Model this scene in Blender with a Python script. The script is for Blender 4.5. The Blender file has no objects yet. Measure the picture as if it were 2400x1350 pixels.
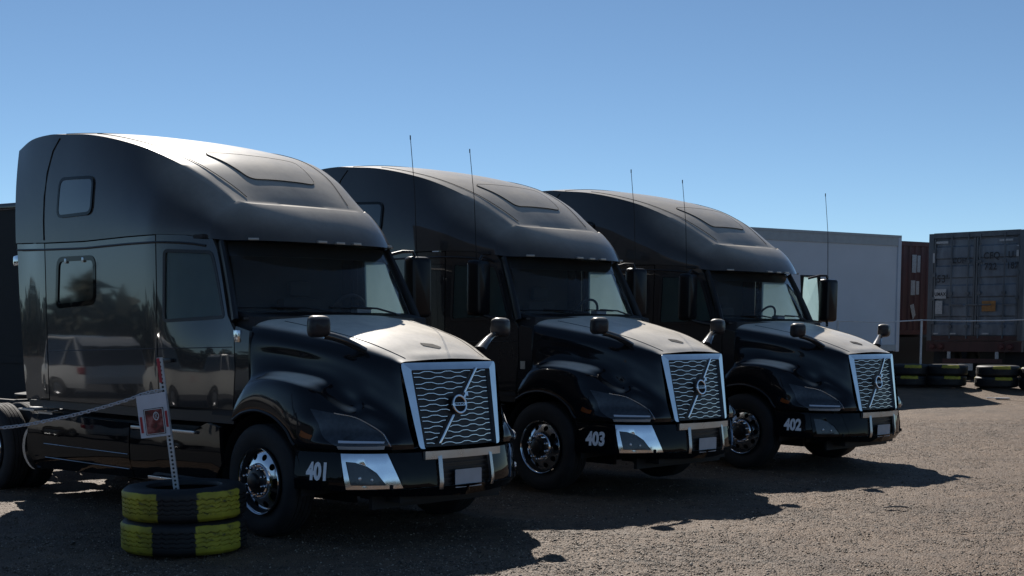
import bpy, bmesh, math, random
import numpy as np
from mathutils import Vector, Matrix
from mathutils.geometry import delaunay_2d_cdt
random.seed(7); rng = np.random.default_rng(11)
S = bpy.context.scene; C = S.collection
R = math.radians

# ------------------------------------------------------------------ camera, sky, sun, exposure
cd = bpy.data.cameras.new('camera'); cam = bpy.data.objects.new('camera', cd); C.objects.link(cam); S.camera = cam
cd.sensor_width = 36; cd.lens = 3176.0 / 2400 * 36; cd.shift_y = (1080.6 - 675) / 2400
cd.clip_start = 0.1; cd.clip_end = 3000
cam.location = (0, 0, 1.8136); cam.rotation_euler = (math.pi / 2 - 0.09384, 0, 0)
SUN_EL, SUN_AZ = 39.5, 168.5            # azimuth (from +Y, clockwise) towards which the light travels
W = bpy.data.worlds.new('World'); S.world = W; W.use_nodes = True
wn, wl = W.node_tree.nodes, W.node_tree.links
sky = wn.new('ShaderNodeTexSky'); sky.sky_type = 'NISHITA'; sky.sun_disc = False
sky.sun_elevation = R(SUN_EL); sky.sun_rotation = R(SUN_AZ - 180)
sky.altitude = 4200; sky.air_density = 1.0; sky.dust_density = 0.0; sky.ozone_density = 2.6
wbx = wn.new('ShaderNodeMix'); wbx.data_type = 'RGBA'; wbx.blend_type = 'MULTIPLY'; wbx.inputs['Factor'].default_value = 1; wbx.inputs['B'].default_value = (.93, 1.0, .965, 1)
wl.new(sky.outputs[0], wbx.inputs['A']); wl.new(wbx.outputs['Result'], wn['Background'].inputs[0]); wn['Background'].inputs[1].default_value = 0.084
sd = bpy.data.lights.new('sun', 'SUN'); sd.energy = 5.0; sd.angle = R(0.53); sd.color = (1.0, 0.94, 0.86)
so = bpy.data.objects.new('sun', sd); C.objects.link(so); so.location = (-10, 40, 40)
_e, _a = R(SUN_EL), R(SUN_AZ)
so.rotation_euler = Vector((math.sin(_a) * math.cos(_e), math.cos(_a) * math.cos(_e), -math.sin(_e))).to_track_quat('-Z', 'Y').to_euler()
S.view_settings.view_transform = 'Standard'; S.view_settings.look = 'None'
S.view_settings.exposure = 0.2; S.view_settings.gamma = 1.0; S.view_settings.use_curve_mapping = False

# ------------------------------------------------------------------ materials
def newmat(name):
    m = bpy.data.materials.new(name); m.use_nodes = True
    return m, m.node_tree.nodes, m.node_tree.links, m.node_tree.nodes['Principled BSDF']
def plain(name, col, rough=0.5, metal=0.0, coat=0.0, spec=0.5, var=0.0, vscale=6.0, bump=0.0, bscale=60.0):
    m, n, l, p = newmat(name)
    p.inputs['Base Color'].default_value = (*col, 1); p.inputs['Roughness'].default_value = rough
    p.inputs['Metallic'].default_value = metal; p.inputs['Coat Weight'].default_value = coat
    p.inputs['Coat Roughness'].default_value = 0.04; p.inputs['Specular IOR Level'].default_value = spec
    tc = n.new('ShaderNodeTexCoord')
    if var:
        t = n.new('ShaderNodeTexNoise'); t.inputs['Scale'].default_value = vscale; t.inputs['Detail'].default_value = 8
        l.new(tc.outputs['Object'], t.inputs['Vector'])
        r = n.new('ShaderNodeMapRange'); r.inputs['From Min'].default_value = .3; r.inputs['From Max'].default_value = .7
        r.inputs['To Min'].default_value = 1 - var; r.inputs['To Max'].default_value = 1 + var
        l.new(t.outputs['Fac'], r.inputs['Value'])
        mx = n.new('ShaderNodeMix'); mx.data_type = 'RGBA'; mx.blend_type = 'MULTIPLY'; mx.inputs['Factor'].default_value = 1
        mx.inputs['A'].default_value = (*col, 1); l.new(r.outputs[0], mx.inputs['B']); l.new(mx.outputs['Result'], p.inputs['Base Color'])
        r2 = n.new('ShaderNodeMapRange'); r2.inputs['To Min'].default_value = max(rough - .12, .02); r2.inputs['To Max'].default_value = rough + .12
        l.new(t.outputs['Fac'], r2.inputs['Value']); l.new(r2.outputs[0], p.inputs['Roughness'])
    if bump:
        t2 = n.new('ShaderNodeTexNoise'); t2.inputs['Scale'].default_value = bscale; t2.inputs['Detail'].default_value = 6
        l.new(tc.outputs['Object'], t2.inputs['Vector'])
        b = n.new('ShaderNodeBump'); b.inputs['Strength'].default_value = bump; b.inputs['Distance'].default_value = 0.01
        l.new(t2.outputs['Fac'], b.inputs['Height']); l.new(b.outputs[0], p.inputs['Normal'])
    return m
def paint(name, col, dust=0.5, dustcol=(0.36, 0.33, 0.28), rough=0.16, film=0.02, wav=0.0, dspec=.25, ior=1.5, lo=.2, bspec=.15):
    """glossy coat under road dust that has settled on the surfaces that face up"""
    m, n, l, p = newmat(name)
    p.inputs['Base Color'].default_value = (*col, 1); p.inputs['Roughness'].default_value = rough
    p.inputs['Coat Weight'].default_value = 1.0; p.inputs['Coat Roughness'].default_value = 0.03; p.inputs['Coat IOR'].default_value = ior; p.inputs['Specular IOR Level'].default_value = bspec
    tc = n.new('ShaderNodeTexCoord'); g = n.new('ShaderNodeNewGeometry')
    if wav:
        wv = n.new('ShaderNodeTexNoise'); wv.inputs['Scale'].default_value = 1.6; wv.inputs['Detail'].default_value = 1
        l.new(tc.outputs['Object'], wv.inputs['Vector'])
        wb = n.new('ShaderNodeBump'); wb.inputs['Strength'].default_value = 1; wb.inputs['Distance'].default_value = wav
        l.new(wv.outputs['Fac'], wb.inputs['Height'])
        l.new(wb.outputs[0], p.inputs['Normal']); l.new(wb.outputs[0], p.inputs['Coat Normal'])
    sx = n.new('ShaderNodeSeparateXYZ'); l.new(g.outputs['Normal'], sx.inputs[0])
    mr = n.new('ShaderNodeMapRange'); mr.interpolation_type = 'SMOOTHSTEP'
    mr.inputs['From Min'].default_value = lo; mr.inputs['From Max'].default_value = 0.95
    mr.inputs['To Min'].default_value = film; mr.inputs['To Max'].default_value = dust
    l.new(sx.outputs['Z'], mr.inputs['Value'])
    t = n.new('ShaderNodeTexNoise'); t.inputs['Scale'].default_value = 3.0; t.inputs['Detail'].default_value = 10; t.inputs['Roughness'].default_value = .7
    l.new(tc.outputs['Object'], t.inputs['Vector'])
    r = n.new('ShaderNodeMapRange'); r.inputs['From Min'].default_value = .3; r.inputs['From Max'].default_value = .75
    r.inputs['To Min'].default_value = .8; r.inputs['To Max'].default_value = 1.15; l.new(t.outputs['Fac'], r.inputs['Value'])
    mu = n.new('ShaderNodeMath'); mu.operation = 'MULTIPLY'; mu.use_clamp = True
    l.new(mr.outputs[0], mu.inputs[0]); l.new(r.outputs[0], mu.inputs[1])
    d = n.new('ShaderNodeBsdfPrincipled'); d.inputs['Base Color'].default_value = (*dustcol, 1)
    d.inputs['Roughness'].default_value = 0.40; d.inputs['Specular IOR Level'].default_value = dspec
    ms = n.new('ShaderNodeMixShader'); l.new(mu.outputs[0], ms.inputs[0]); l.new(p.outputs[0], ms.inputs[1]); l.new(d.outputs[0], ms.inputs[2])
    l.new(ms.outputs[0], n['Material Output'].inputs['Surface'])
    return m
def glass(name, tint=(0.86, 0.90, 0.90), lo=.05, hi=.12, tl=.35):
    m, n, l, p = newmat(name); n.remove(p)
    t = n.new('ShaderNodeBsdfTransparent'); t.inputs[0].default_value = (*tint, 1)
    g = n.new('ShaderNodeBsdfGlossy'); g.inputs['Roughness'].default_value = 0.015
    f = n.new('ShaderNodeFresnel'); f.inputs['IOR'].default_value = 1.5
    tc = n.new('ShaderNodeTexCoord'); no = n.new('ShaderNodeTexNoise'); no.inputs['Scale'].default_value = 5; no.inputs['Detail'].default_value = 6
    l.new(tc.outputs['Object'], no.inputs['Vector'])
    df = n.new('ShaderNodeBsdfDiffuse'); df.inputs[0].default_value = (.4, .39, .36, 1)
    mr = n.new('ShaderNodeMapRange'); mr.inputs['To Min'].default_value = lo; mr.inputs['To Max'].default_value = hi
    tr = n.new('ShaderNodeBsdfTranslucent'); tr.inputs[0].default_value = (.48, .62, .64, 1)
    dm = n.new('ShaderNodeMixShader'); dm.inputs[0].default_value = tl; l.new(df.outputs[0], dm.inputs[1]); l.new(tr.outputs[0], dm.inputs[2])
    l.new(no.outputs['Fac'], mr.inputs['Value'])
    a = n.new('ShaderNodeMixShader'); l.new(f.outputs[0], a.inputs[0]); l.new(t.outputs[0], a.inputs[1]); l.new(g.outputs[0], a.inputs[2])
    b = n.new('ShaderNodeMixShader'); l.new(mr.outputs[0], b.inputs[0]); l.new(a.outputs[0], b.inputs[1]); l.new(dm.outputs[0], b.inputs[2])
    l.new(b.outputs[0], n['Material Output'].inputs['Surface'])
    return m
M = {}
M['paint'] = paint('black_truck_paint', (0.008, 0.009, 0.013), dust=0.3, film=0.05, wav=0.0012, ior=1.62)  # film is thin dust, raised to put lens haze into the flank colour
M['hood_paint'] = paint('dusty_hood_paint', (0.005, 0.006, 0.009), dust=0.96, film=0.004, wav=0.003, dustcol=(.80, .73, .62), ior=1.36, lo=.66)
M['roof_paint'] = paint('dusty_roof_paint', (0.008, 0.009, 0.013), dust=0.9, film=0.08, wav=0.004, dustcol=(.50, .46, .40), dspec=.02, ior=1.55, lo=.35, bspec=.02, rough=.3)  # film lightens the upper sides in colour, imitating lens haze
M['paint2'] = paint('black_fairing_paint', (0.004, 0.0045, 0.006), dust=0.4, film=0.004, wav=0.005, ior=1.3, bspec=0)
M['white_paint'] = paint('white_car_paint', (0.80, 0.80, 0.78), dust=0.1)
M['silver_paint'] = paint('silver_car_paint', (0.66, 0.65, 0.61), dust=0.1)
M['chrome'] = plain('chrome', (0.72, 0.73, 0.75), .09, 1, var=.06, vscale=9)
M['brushed'] = plain('satin_metal', (0.50, 0.51, 0.53), .3, 1, var=.05, vscale=5)
M['grille_metal'] = plain('grille_trim', (0.85, 0.86, 0.88), .22, 1)
M['plastic'] = plain('black_plastic', (0.013, 0.013, 0.015), .42, var=.2, bump=.08, bscale=200)
M['dark'] = plain('dark_chassis', (0.010, 0.010, 0.011), .7, var=.4, vscale=10)
M['seam'] = plain('seam_rubber', (0.004, 0.004, 0.005), .8)
M['mirror_back'] = plain('mirror_back', (.006, .0065, .009), .3, spec=.25)
M['mirror_shell'] = paint('mirror_shell', (0.02, 0.02, 0.024), dust=.8, rough=.4)  # pale upward faces put the sunlit white of the tops into the colour
M['mirror_shell'].node_tree.nodes['Principled BSDF'].inputs['Coat Weight'].default_value = .15
M['rubber'] = plain('tyre_rubber', (0.016, 0.016, 0.017), .78, var=.35, vscale=12, bump=.25, bscale=90)
M['hub'] = plain('dark_hub', (0.012, 0.012, 0.013), .35, var=.3)
M['glass'] = glass('tinted_glass', (0.86, 0.90, 0.91), .05, .11)
M['side_glass'] = glass('dusty_side_glass', (0.84, 0.90, 0.90), .46, .60, .95)
M['dglass'] = plain('privacy_glass', (0.006, 0.007, 0.009), .04, coat=1)
M['lens'] = plain('lamp_lens', (0.035, 0.042, 0.05), .2, coat=.35, var=.3, vscale=30)
M['lamp_white'] = plain('lamp_reflector', (0.80, 0.83, 0.87), .25, .5)
M['amber'] = plain('amber_lens', (0.22, 0.06, 0.015), .2, coat=.5)
M['marker'] = plain('marker_lens', (0.30, 0.29, 0.27), .2, coat=.6)
M['red'] = plain('red_lens', (0.30, 0.012, 0.014), .2, coat=.5)
M['dull_red'] = plain('dusty_red_lens', (0.07, 0.016, 0.016), .5)
M['decal'] = plain('number_decal', (0.85, 0.87, 0.9), .35, var=.08, vscale=30)
M['interior'] = plain('cab_interior', (0.022, 0.022, 0.025), .8, var=.3)
M['seat'] = plain('seat_fabric', (0.03, 0.03, 0.035), .9, var=.2, bump=.2)
M['mirror'] = plain('mirror_glass', (0.6, 0.62, 0.64), .03, 1)
M['plate'] = plain('plate_white', (0.42, 0.43, 0.46), .5, var=.1)

# ------------------------------------------------------------------ mesh helpers
def link(name, me, mat, parent=None, smooth=True, angle=35, loc=None):
    o = bpy.data.objects.new(name, me); C.objects.link(o)
    if mat is not None: me.materials.append(M[mat] if isinstance(mat, str) else mat)
    if smooth and len(me.polygons):
        me.polygons.foreach_set('use_smooth', np.ones(len(me.polygons), bool)); me.set_sharp_from_angle(angle=R(angle))
    if parent is not None: o.parent = parent
    if loc is not None: o.location = loc
    return o
def pydata(name, vs, fs, mat, parent=None, smooth=True, angle=35, weld=0.0):
    me = bpy.data.meshes.new(name); me.from_pydata([tuple(map(float, v)) for v in vs], [], [tuple(map(int, f)) for f in fs])
    if weld:
        bm = bmesh.new(); bm.from_mesh(me); bmesh.ops.remove_doubles(bm, verts=bm.verts, dist=weld)
        bmesh.ops.recalc_face_normals(bm, faces=bm.faces); bm.to_mesh(me); bm.free()
    me.update()
    return link(name, me, mat, parent, smooth, angle)
def empty(name, loc=(0, 0, 0), rot=(0, 0, 0)):
    o = bpy.data.objects.new(name, None); C.objects.link(o); o.location = loc; o.rotation_euler = rot; o.empty_display_size = .3
    return o
def tag(o, label=None, cat=None, group=None, kind=None):
    if label: o['label'] = label
    if cat: o['category'] = cat
    if group: o['group'] = group
    if kind: o['kind'] = kind
    return o
class MB:
    """collects primitives into one mesh"""
    def __init__(s): s.v = []; s.f = []
    def add(s, vs, fs):
        b = len(s.v); s.v += [tuple(map(float, v)) for v in vs]; s.f += [tuple(int(i) + b for i in f) for f in fs]; return s
    def box(s, lo, hi, mtx=None):
        x0, y0, z0 = lo; x1, y1, z1 = hi
        vs = [Vector(p) for p in ((x0,y0,z0),(x1,y0,z0),(x1,y1,z0),(x0,y1,z0),(x0,y0,z1),(x1,y0,z1),(x1,y1,z1),(x0,y1,z1))]
        if mtx: vs = [mtx @ v for v in vs]
        return s.add(vs, [(0,3,2,1),(4,5,6,7),(0,1,5,4),(1,2,6,5),(2,3,7,6),(3,0,4,7)])
    def tube(s, pts, r, n=8, closed=False, caps=True, ry=None, ph=0.0):
        pts = [Vector(p) for p in pts]; N = len(pts); rings = []
        rr = r if hasattr(r, '__len__') else [r] * N
        up = Vector((0, 0, 1))
        for i, p in enumerate(pts):
            a = pts[(i - 1) % N] if (closed or i > 0) else p; b = pts[(i + 1) % N] if (closed or i < N - 1) else p
            t = (b - a).normalized(); u = up if abs(t.dot(up)) < .95 else Vector((1, 0, 0))
            x = t.cross(u).normalized(); y = x.cross(t).normalized()
            rings.append([p + x * math.cos(2 * math.pi * k / n + ph) * rr[i] + y * math.sin(2 * math.pi * k / n + ph) * (ry if ry else rr[i]) for k in range(n)])
        vs = [v for ring in rings for v in ring]; fs = []
        for i in range(N if closed else N - 1):
            j = (i + 1) % N
            for k in range(n): fs.append((i * n + k, i * n + (k + 1) % n, j * n + (k + 1) % n, j * n + k))
        if caps and not closed: fs += [tuple(range(n - 1, -1, -1)), tuple((N - 1) * n + k for k in range(n))]
        return s.add(vs, fs)
    def lathe(s, prof, n=48, axis='y', centre=(0, 0, 0), closed=False):
        """prof: (radius, height along axis)"""
        vs = []; fs = []; m = len(prof)
        for k in range(n):
            a = 2 * math.pi * k / n; ca, sa = math.cos(a), math.sin(a)
            for r, h in prof:
                p = (r * ca, h, r * sa) if axis == 'y' else ((r * ca, r * sa, h) if axis == 'z' else (h, r * ca, r * sa))
                vs.append((p[0] + centre[0], p[1] + centre[1], p[2] + centre[2]))
        for k in range(n):
            k2 = (k + 1) % n
            for j in range(m if closed else m - 1):
                j2 = (j + 1) % m; fs.append((k * m + j, k * m + j2, k2 * m + j2, k2 * m + j))
        return s.add(vs, fs)
    def build(s, name, mat, parent=None, smooth=True, angle=35, bevel=0.0, weld=0.0001):
        me = bpy.data.meshes.new(name); me.from_pydata(s.v, [], s.f)
        bm = bmesh.new(); bm.from_mesh(me)
        if weld: bmesh.ops.remove_doubles(bm, verts=bm.verts, dist=weld)
        if bevel:
            ed = [e for e in bm.edges if len(e.link_faces) == 2 and e.calc_face_angle(0) > .6]
            bmesh.ops.bevel(bm, geom=ed, offset=bevel, segments=2, profile=.6, affect='EDGES', clamp_overlap=True)
        bmesh.ops.recalc_face_normals(bm, faces=bm.faces); bm.to_mesh(me); bm.free()
        return link(name, me, mat, parent, smooth, angle)
def cr(P, n):
    """Catmull-Rom through control points, n samples"""
    P = np.asarray(P, float); m = len(P); t = np.linspace(0, m - 1, n); i = np.clip(t.astype(int), 0, m - 2); u = (t - i)[:, None]
    g = lambda k: np.where((k < 0)[:, None], 2 * P[0] - P[1], np.where((k > m - 1)[:, None], 2 * P[-1] - P[-2], P[np.clip(k, 0, m - 1)]))
    a, b, c, d = g(i - 1), g(i), g(i + 1), g(i + 2)
    return .5 * ((2 * b) + (c - a) * u + (2 * a - 5 * b + 4 * c - d) * u ** 2 + (-a + 3 * b - 3 * c + d) * u ** 3)
def surf(rows, nu, nv):
    G = np.array([cr(r, nu) for r in rows])              # rows x nu x 3
    return np.stack([cr(G[:, k], nv) for k in range(nu)], 1)   # nv x nu x 3
def grid_faces(nv, nu, off=0, flip=False):
    f = []
    for j in range(nv - 1):
        for i in range(nu - 1):
            q = (off + j * nu + i, off + j * nu + i + 1, off + (j + 1) * nu + i + 1, off + (j + 1) * nu + i)
            f.append(q[::-1] if flip else q)
    return f
def samp(G, u, v):
    """bilinear sample of grid G at u,v in 0..1 -> point"""
    nv, nu = G.shape[:2]; x = min(max(u, 0), 1) * (nu - 1); y = min(max(v, 0), 1) * (nv - 1)
    i = min(int(x), nu - 2); j = min(int(y), nv - 2); a = x - i; b = y - j
    return (G[j, i] * (1 - a) + G[j, i + 1] * a) * (1 - b) + (G[j + 1, i] * (1 - a) + G[j + 1, i + 1] * a) * b
def rrect(pts, r, n=5):
    """round the corners of a 2D polygon"""
    out = []; m = len(pts)
    for i in range(m):
        p = Vector(pts[i]); a = Vector(pts[i - 1]); b = Vector(pts[(i + 1) % m])
        ra = min(r, (a - p).length * .45, (b - p).length * .45)
        p0 = p + (a - p).normalized() * ra; p1 = p + (b - p).normalized() * ra
        for k in range(n + 1):
            t = k / n; q = p0 * (1 - t) ** 2 + p * 2 * t * (1 - t) + p1 * t * t; out.append((q.x, q.y))
    return out
def offset_poly(pts, d):
    """shrink (d>0) a polygon towards its inside"""
    m = len(pts); P = [Vector(p) for p in pts]; area = sum(P[i].x * P[(i + 1) % m].y - P[(i + 1) % m].x * P[i].y for i in range(m)); s = 1 if area > 0 else -1; out = []
    for i in range(m):
        a = P[i] - P[i - 1]; b = P[(i + 1) % m] - P[i]
        if a.length < 1e-7: a = b
        if b.length < 1e-7: b = a
        n = Vector((-a.y, a.x)).normalized() + Vector((-b.y, b.x)).normalized()
        n = n.normalized() if n.length > 1e-6 else Vector((-a.y, a.x)).normalized()
        out.append((P[i].x + n.x * d * s, P[i].y + n.y * d * s))
    return out
def inside(p, poly):
    c = False; m = len(poly)
    for i in range(m):
        x1, y1 = poly[i]; x2, y2 = poly[i - 1]
        if (y1 > p[1]) != (y2 > p[1]) and p[0] < (x2 - x1) * (p[1] - y1) / (y2 - y1) + x1: c = not c
    return c
def resample(poly, sp):
    out = []; m = len(poly)
    for i in range(m):
        a = Vector(poly[i]); b = Vector(poly[(i + 1) % m]); k = max(1, int((b - a).length / sp))
        for j in range(k): q = a.lerp(b, j / k); out.append((q.x, q.y))
    return out
def panel_data(outline, holes, f3, sp=.08, thick=.02):
    """triangulated panel with holes; f3(u,v,depth) -> 3D point"""
    outline = resample(outline, sp); holes = [resample(h, sp) for h in holes]
    vs = []; es = []
    for lp in [outline] + holes:
        b = len(vs); vs += lp; es += [(b + i, b + (i + 1) % len(lp)) for i in range(len(lp))]
    xs = [p[0] for p in outline]; ys = [p[1] for p in outline]
    x = min(xs) + sp * .5
    segs = [outline] + holes
    while x < max(xs):
        y = min(ys) + sp * .5
        while y < max(ys):
            if inside((x, y), outline) and not any(inside((x, y), h) for h in holes):
                if all((x - q[0]) ** 2 + (y - q[1]) ** 2 > (sp * .45) ** 2 for lp in segs for q in lp): vs.append((x, y))
            y += sp
        x += sp
    r = delaunay_2d_cdt([Vector(v) for v in vs], es, [], 0, 1e-6)
    V = [(v.x, v.y) for v in r[0]]; F = []
    for f in r[2]:
        c = (sum(V[i][0] for i in f) / len(f), sum(V[i][1] for i in f) / len(f))
        if inside(c, outline) and not any(inside(c, h) for h in holes): F.append(tuple(f))
    top = [f3(a, b, 0) for a, b in V]
    if not thick: return top, F
    bot = [f3(a, b, thick) for a, b in V]; n = len(V); cnt = {}
    for f in F:
        for i in range(len(f)):
            e = (f[i], f[(i + 1) % len(f)]); cnt[e] = cnt.get(e, 0) + 1
    fs = list(F) + [tuple(i + n for i in f[::-1]) for f in F]
    for (a, b) in cnt:
        if (b, a) not in cnt: fs.append((b, a, a + n, b + n))
    return top + bot, fs
def panel(name, outline, holes, f3, mat, parent, sp=.08, thick=.02, angle=35):
    v, f = panel_data(outline, holes, f3, sp, thick)
    mb = MB(); mb.add(v, f); return mb.build(name, mat, parent, angle=angle)
def ring_panel(name, loop_out, loop_in, f3, mat, parent, thick=.02):
    """frame between two equal-length loops"""
    n = len(loop_out); vs = [f3(a, b, 0) for a, b in loop_out] + [f3(a, b, 0) for a, b in loop_in] + [f3(a, b, thick) for a, b in loop_out] + [f3(a, b, thick) for a, b in loop_in]
    fs = []
    for i in range(n):
        j = (i + 1) % n
        fs += [(i, j, n + j, n + i), (2*n + i, 3*n + i, 3*n + j, 2*n + j), (i, 2*n + i, 2*n + j, j), (n + i, n + j, 3*n + j, 3*n + i)]
    return MB().add(vs, fs).build(name, mat, parent, angle=40)
def ss(a, b, x):
    t = min(max((x - a) / (b - a), 0), 1); return t * t * (3 - 2 * t)
def dup(o, parent=None, skip=()):
    c = o.copy(); C.objects.link(c)
    if parent is not None: c.parent = parent
    for ch in list(o.children):
        if not any(ch.get(k) for k in skip): dup(ch, c, skip)
    return c
def text_mesh(s, size, bold=0.0, extrude=0.002, spacing=1.0):
    cu = bpy.data.curves.new('t', 'FONT'); cu.body = s; cu.size = size; cu.offset = bold; cu.extrude = extrude
    cu.align_x = 'CENTER'; cu.align_y = 'CENTER'; cu.space_character = spacing; cu.resolution_u = 3
    o = bpy.data.objects.new('t', cu); me = bpy.data.meshes.new_from_object(o)
    bpy.data.objects.remove(o); bpy.data.curves.remove(cu)
    return me
def text_part(name, s, size, mtx, mat, parent, bold=0.0, sx=1.0, f3=None, spacing=1.0):
    me = text_mesh(s, size, bold, spacing=spacing); me.name = name
    for v in me.vertices:
        x, y, z = v.co.x * sx, v.co.y, v.co.z
        v.co = f3(x, y, z) if f3 else mtx @ Vector((x, y, z))
    me.update()
    return link(name, me, mat, parent, smooth=False)

# ------------------------------------------------------------------ ground
def gh(x, y):
    """terrain height of the yard"""
    y = np.asarray(y, float); t = np.clip((y - 17) / 13, 0, 1); t2 = np.clip((y - 29.6) / 3.6, 0, 1)
    return .22 * t * t * (3 - 2 * t) + .32 * t2 * t2 * (3 - 2 * t2)
def vnoise(x, y, seed):
    xi = np.floor(x).astype(np.int64); yi = np.floor(y).astype(np.int64); fx = x - xi; fy = y - yi
    def h(a, b):
        n = (a * 374761393 + b * 668265263 + seed * 982451653) & 0xffffffff
        n = ((n ^ (n >> 13)) * 1274126177) & 0xffffffff
        return ((n ^ (n >> 16)) & 0xffff) / 65535.
    u = fx * fx * (3 - 2 * fx); v = fy * fy * (3 - 2 * fy)
    return (h(xi, yi) * (1 - u) + h(xi + 1, yi) * u) * (1 - v) + (h(xi, yi + 1) * (1 - u) + h(xi + 1, yi + 1) * u) * v
def ground_z(x, y):
    z = gh(x, y)
    z = z + .05 * (vnoise(x * .45, y * .45, 3) - .5) * np.clip((y - 9) / 6, 0, 1) * .6
    z = z + .022 * (vnoise(x * 2.1 + 3, y * 2.1, 5) - .5) + .014 * (vnoise(x * 6.3, y * 6.3, 6) - .5)
    z = z + .030 * (vnoise(x * .55 + y * .12, y * 2.6 - x * .25, 31) - .5) * np.clip((y - 8) / 2, 0, 1)
    return z
fx_ = np.arange(-6.5, 11.01, .035); fy_ = np.arange(9.0, 26.0, .04)
def extend(a, lo, hi, k=1.22):
    l = []; s = a[1] - a[0]; p = a[0]
    while p > lo: s *= k; p -= s; l.append(p)
    r = []; s = a[-1] - a[-2]; p = a[-1]
    while p < hi: s *= k; p += s; r.append(p)
    return np.array(l[::-1] + list(a) + r)
gx = extend(fx_, -900, 900); gy = extend(fy_, -300, 1500)
GX, GY = np.meshgrid(gx, gy)
GZ = ground_z(GX, GY)
near = ((GX > -6.6) & (GX < 11.1) & (GY > 8.9) & (GY < 26.1))
GZ = GZ + near * (.008 * (vnoise(GX * 19, GY * 19, 8) - .5) + .014 * (vnoise(GX * 27, GY * 31, 9) - .5))
nx_, ny_ = len(gx), len(gy)
co = np.stack([GX, GY, GZ], -1).reshape(-1, 3).astype(np.float32)
idx = np.arange(nx_ * ny_).reshape(ny_, nx_)
fq = np.stack([idx[:-1, :-1], idx[:-1, 1:], idx[1:, 1:], idx[1:, :-1]], -1).reshape(-1, 4)
def np_mesh(name, co, faces):
    me = bpy.data.meshes.new(name); k = faces.shape[1]
    me.vertices.add(len(co)); me.vertices.foreach_set('co', co.astype(np.float32).ravel())
    me.loops.add(faces.size); me.loops.foreach_set('vertex_index', faces.astype(np.int32).ravel())
    me.polygons.add(len(faces)); me.polygons.foreach_set('loop_start', np.arange(0, faces.size, k, dtype=np.int32))
    me.polygons.foreach_set('loop_total', np.full(len(faces), k, np.int32)); me.update(calc_edges=True); me.validate()
    return me
def gravel_mat(name, base, kind='ground'):
    m, n, l, p = newmat(name)
    tc = n.new('ShaderNodeTexCoord')
    def noise(sc, det=6, ro=.6):
        t = n.new('ShaderNodeTexNoise'); t.inputs['Scale'].default_value = sc; t.inputs['Detail'].default_value = det; t.inputs['Roughness'].default_value = ro
        l.new(tc.outputs['Object'], t.inputs['Vector']); return t
    big = noise(.35, 5); mid = noise(3.5); fine = noise(75, 5, .85)
    rmp = n.new('ShaderNodeValToRGB'); e = rmp.color_ramp.elements
    e[0].position = .38; e[0].color = (base[0] * .4, base[1] * .4, base[2] * .42, 1); e[1].position = .66; e[1].color = (base[0] * 1.9, base[1] * 1.85, base[2] * 1.8, 1)
    l.new(fine.outputs['Fac'], rmp.inputs[0])
    mx = n.new('ShaderNodeMix'); mx.data_type = 'RGBA'; mx.blend_type = 'MULTIPLY'; mx.inputs['Factor'].default_value = 1
    r = n.new('ShaderNodeMapRange'); r.inputs['From Min'].default_value = .3; r.inputs['From Max'].default_value = .7; r.inputs['To Min'].default_value = .45; r.inputs['To Max'].default_value = 1.5
    ad = n.new('ShaderNodeMath'); ad.operation = 'ADD'; h = n.new('ShaderNodeMath'); h.operation = 'MULTIPLY'; h.inputs[1].default_value = .5
    l.new(big.outputs['Fac'], ad.inputs[0]); l.new(mid.outputs['Fac'], ad.inputs[1]); l.new(ad.outputs[0], h.inputs[0]); l.new(h.outputs[0], r.inputs['Value'])
    l.new(rmp.outputs[0], mx.inputs['A']); l.new(r.outputs[0], mx.inputs['B']); l.new(mx.outputs['Result'], p.inputs['Base Color'])
    p.inputs['Roughness'].default_value = .7; p.inputs['Specular IOR Level'].default_value = .5
    v = n.new('ShaderNodeTexVoronoi'); v.inputs['Scale'].default_value = 55; l.new(tc.outputs['Object'], v.inputs['Vector'])
    b = n.new('ShaderNodeBump'); b.inputs['Strength'].default_value = 1; b.inputs['Distance'].default_value = .018; b.invert = True
    l.new(v.outputs['Distance'], b.inputs['Height'])
    b2 = n.new('ShaderNodeBump'); b2.inputs['Strength'].default_value = .8; b2.inputs['Distance'].default_value = .006
    l.new(fine.outputs['Fac'], b2.inputs['Height']); l.new(b.outputs[0], b2.inputs['Normal']); l.new(b2.outputs[0], p.inputs['Normal'])
    return m
M['added_dark_ground'] = plain('added_dark_ground_mat', (.035, .034, .033), .9, var=.2, vscale=3, bump=.3)
M['ground'] = gravel_mat('gravel_ground', (0.142, 0.094, 0.056))
g_o = link('ground', np_mesh('ground', co, fq), 'ground', smooth=True, angle=180); tag(g_o, 'compacted gravel yard under the trucks', None, None, 'structure')

# loose stones, only where the picture can resolve them
N = 230000
th = rng.random(N); ys = 9.2 + (th ** 1.5) * 16.0
half = ys * (1200 / 3176.) + .3
xs = (rng.random(N) * 2 - 1) * half
dens = vnoise(xs * 1.1, ys * 1.1, 21) * .6 + vnoise(xs * 4, ys * 4, 22) * .4
keep = rng.random(N) < np.clip((dens - .25) * 2.2, .12, 1); xs, ys = xs[keep], ys[keep]; N = len(xs)
rad = .003 + .0095 * rng.random(N) ** 2.2; big = rng.random(N) < .006; rad[big] *= 1.9
octa = np.array([(1,0,0),(0,1,0),(-1,0,0),(0,-1,0),(0,0,1),(0,0,-1)], float)
of = np.array([(0,1,4),(1,2,4),(2,3,4),(3,0,4),(1,0,5),(2,1,5),(3,2,5),(0,3,5)])
sc = rad[:, None, None] * (.65 + .7 * rng.random((N, 6, 1))); ang = rng.random(N) * 6.28
px = octa[None] * sc; px[:, :, 2] *= .62; tilt = (rng.random((N, 1)) - .5)
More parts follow.
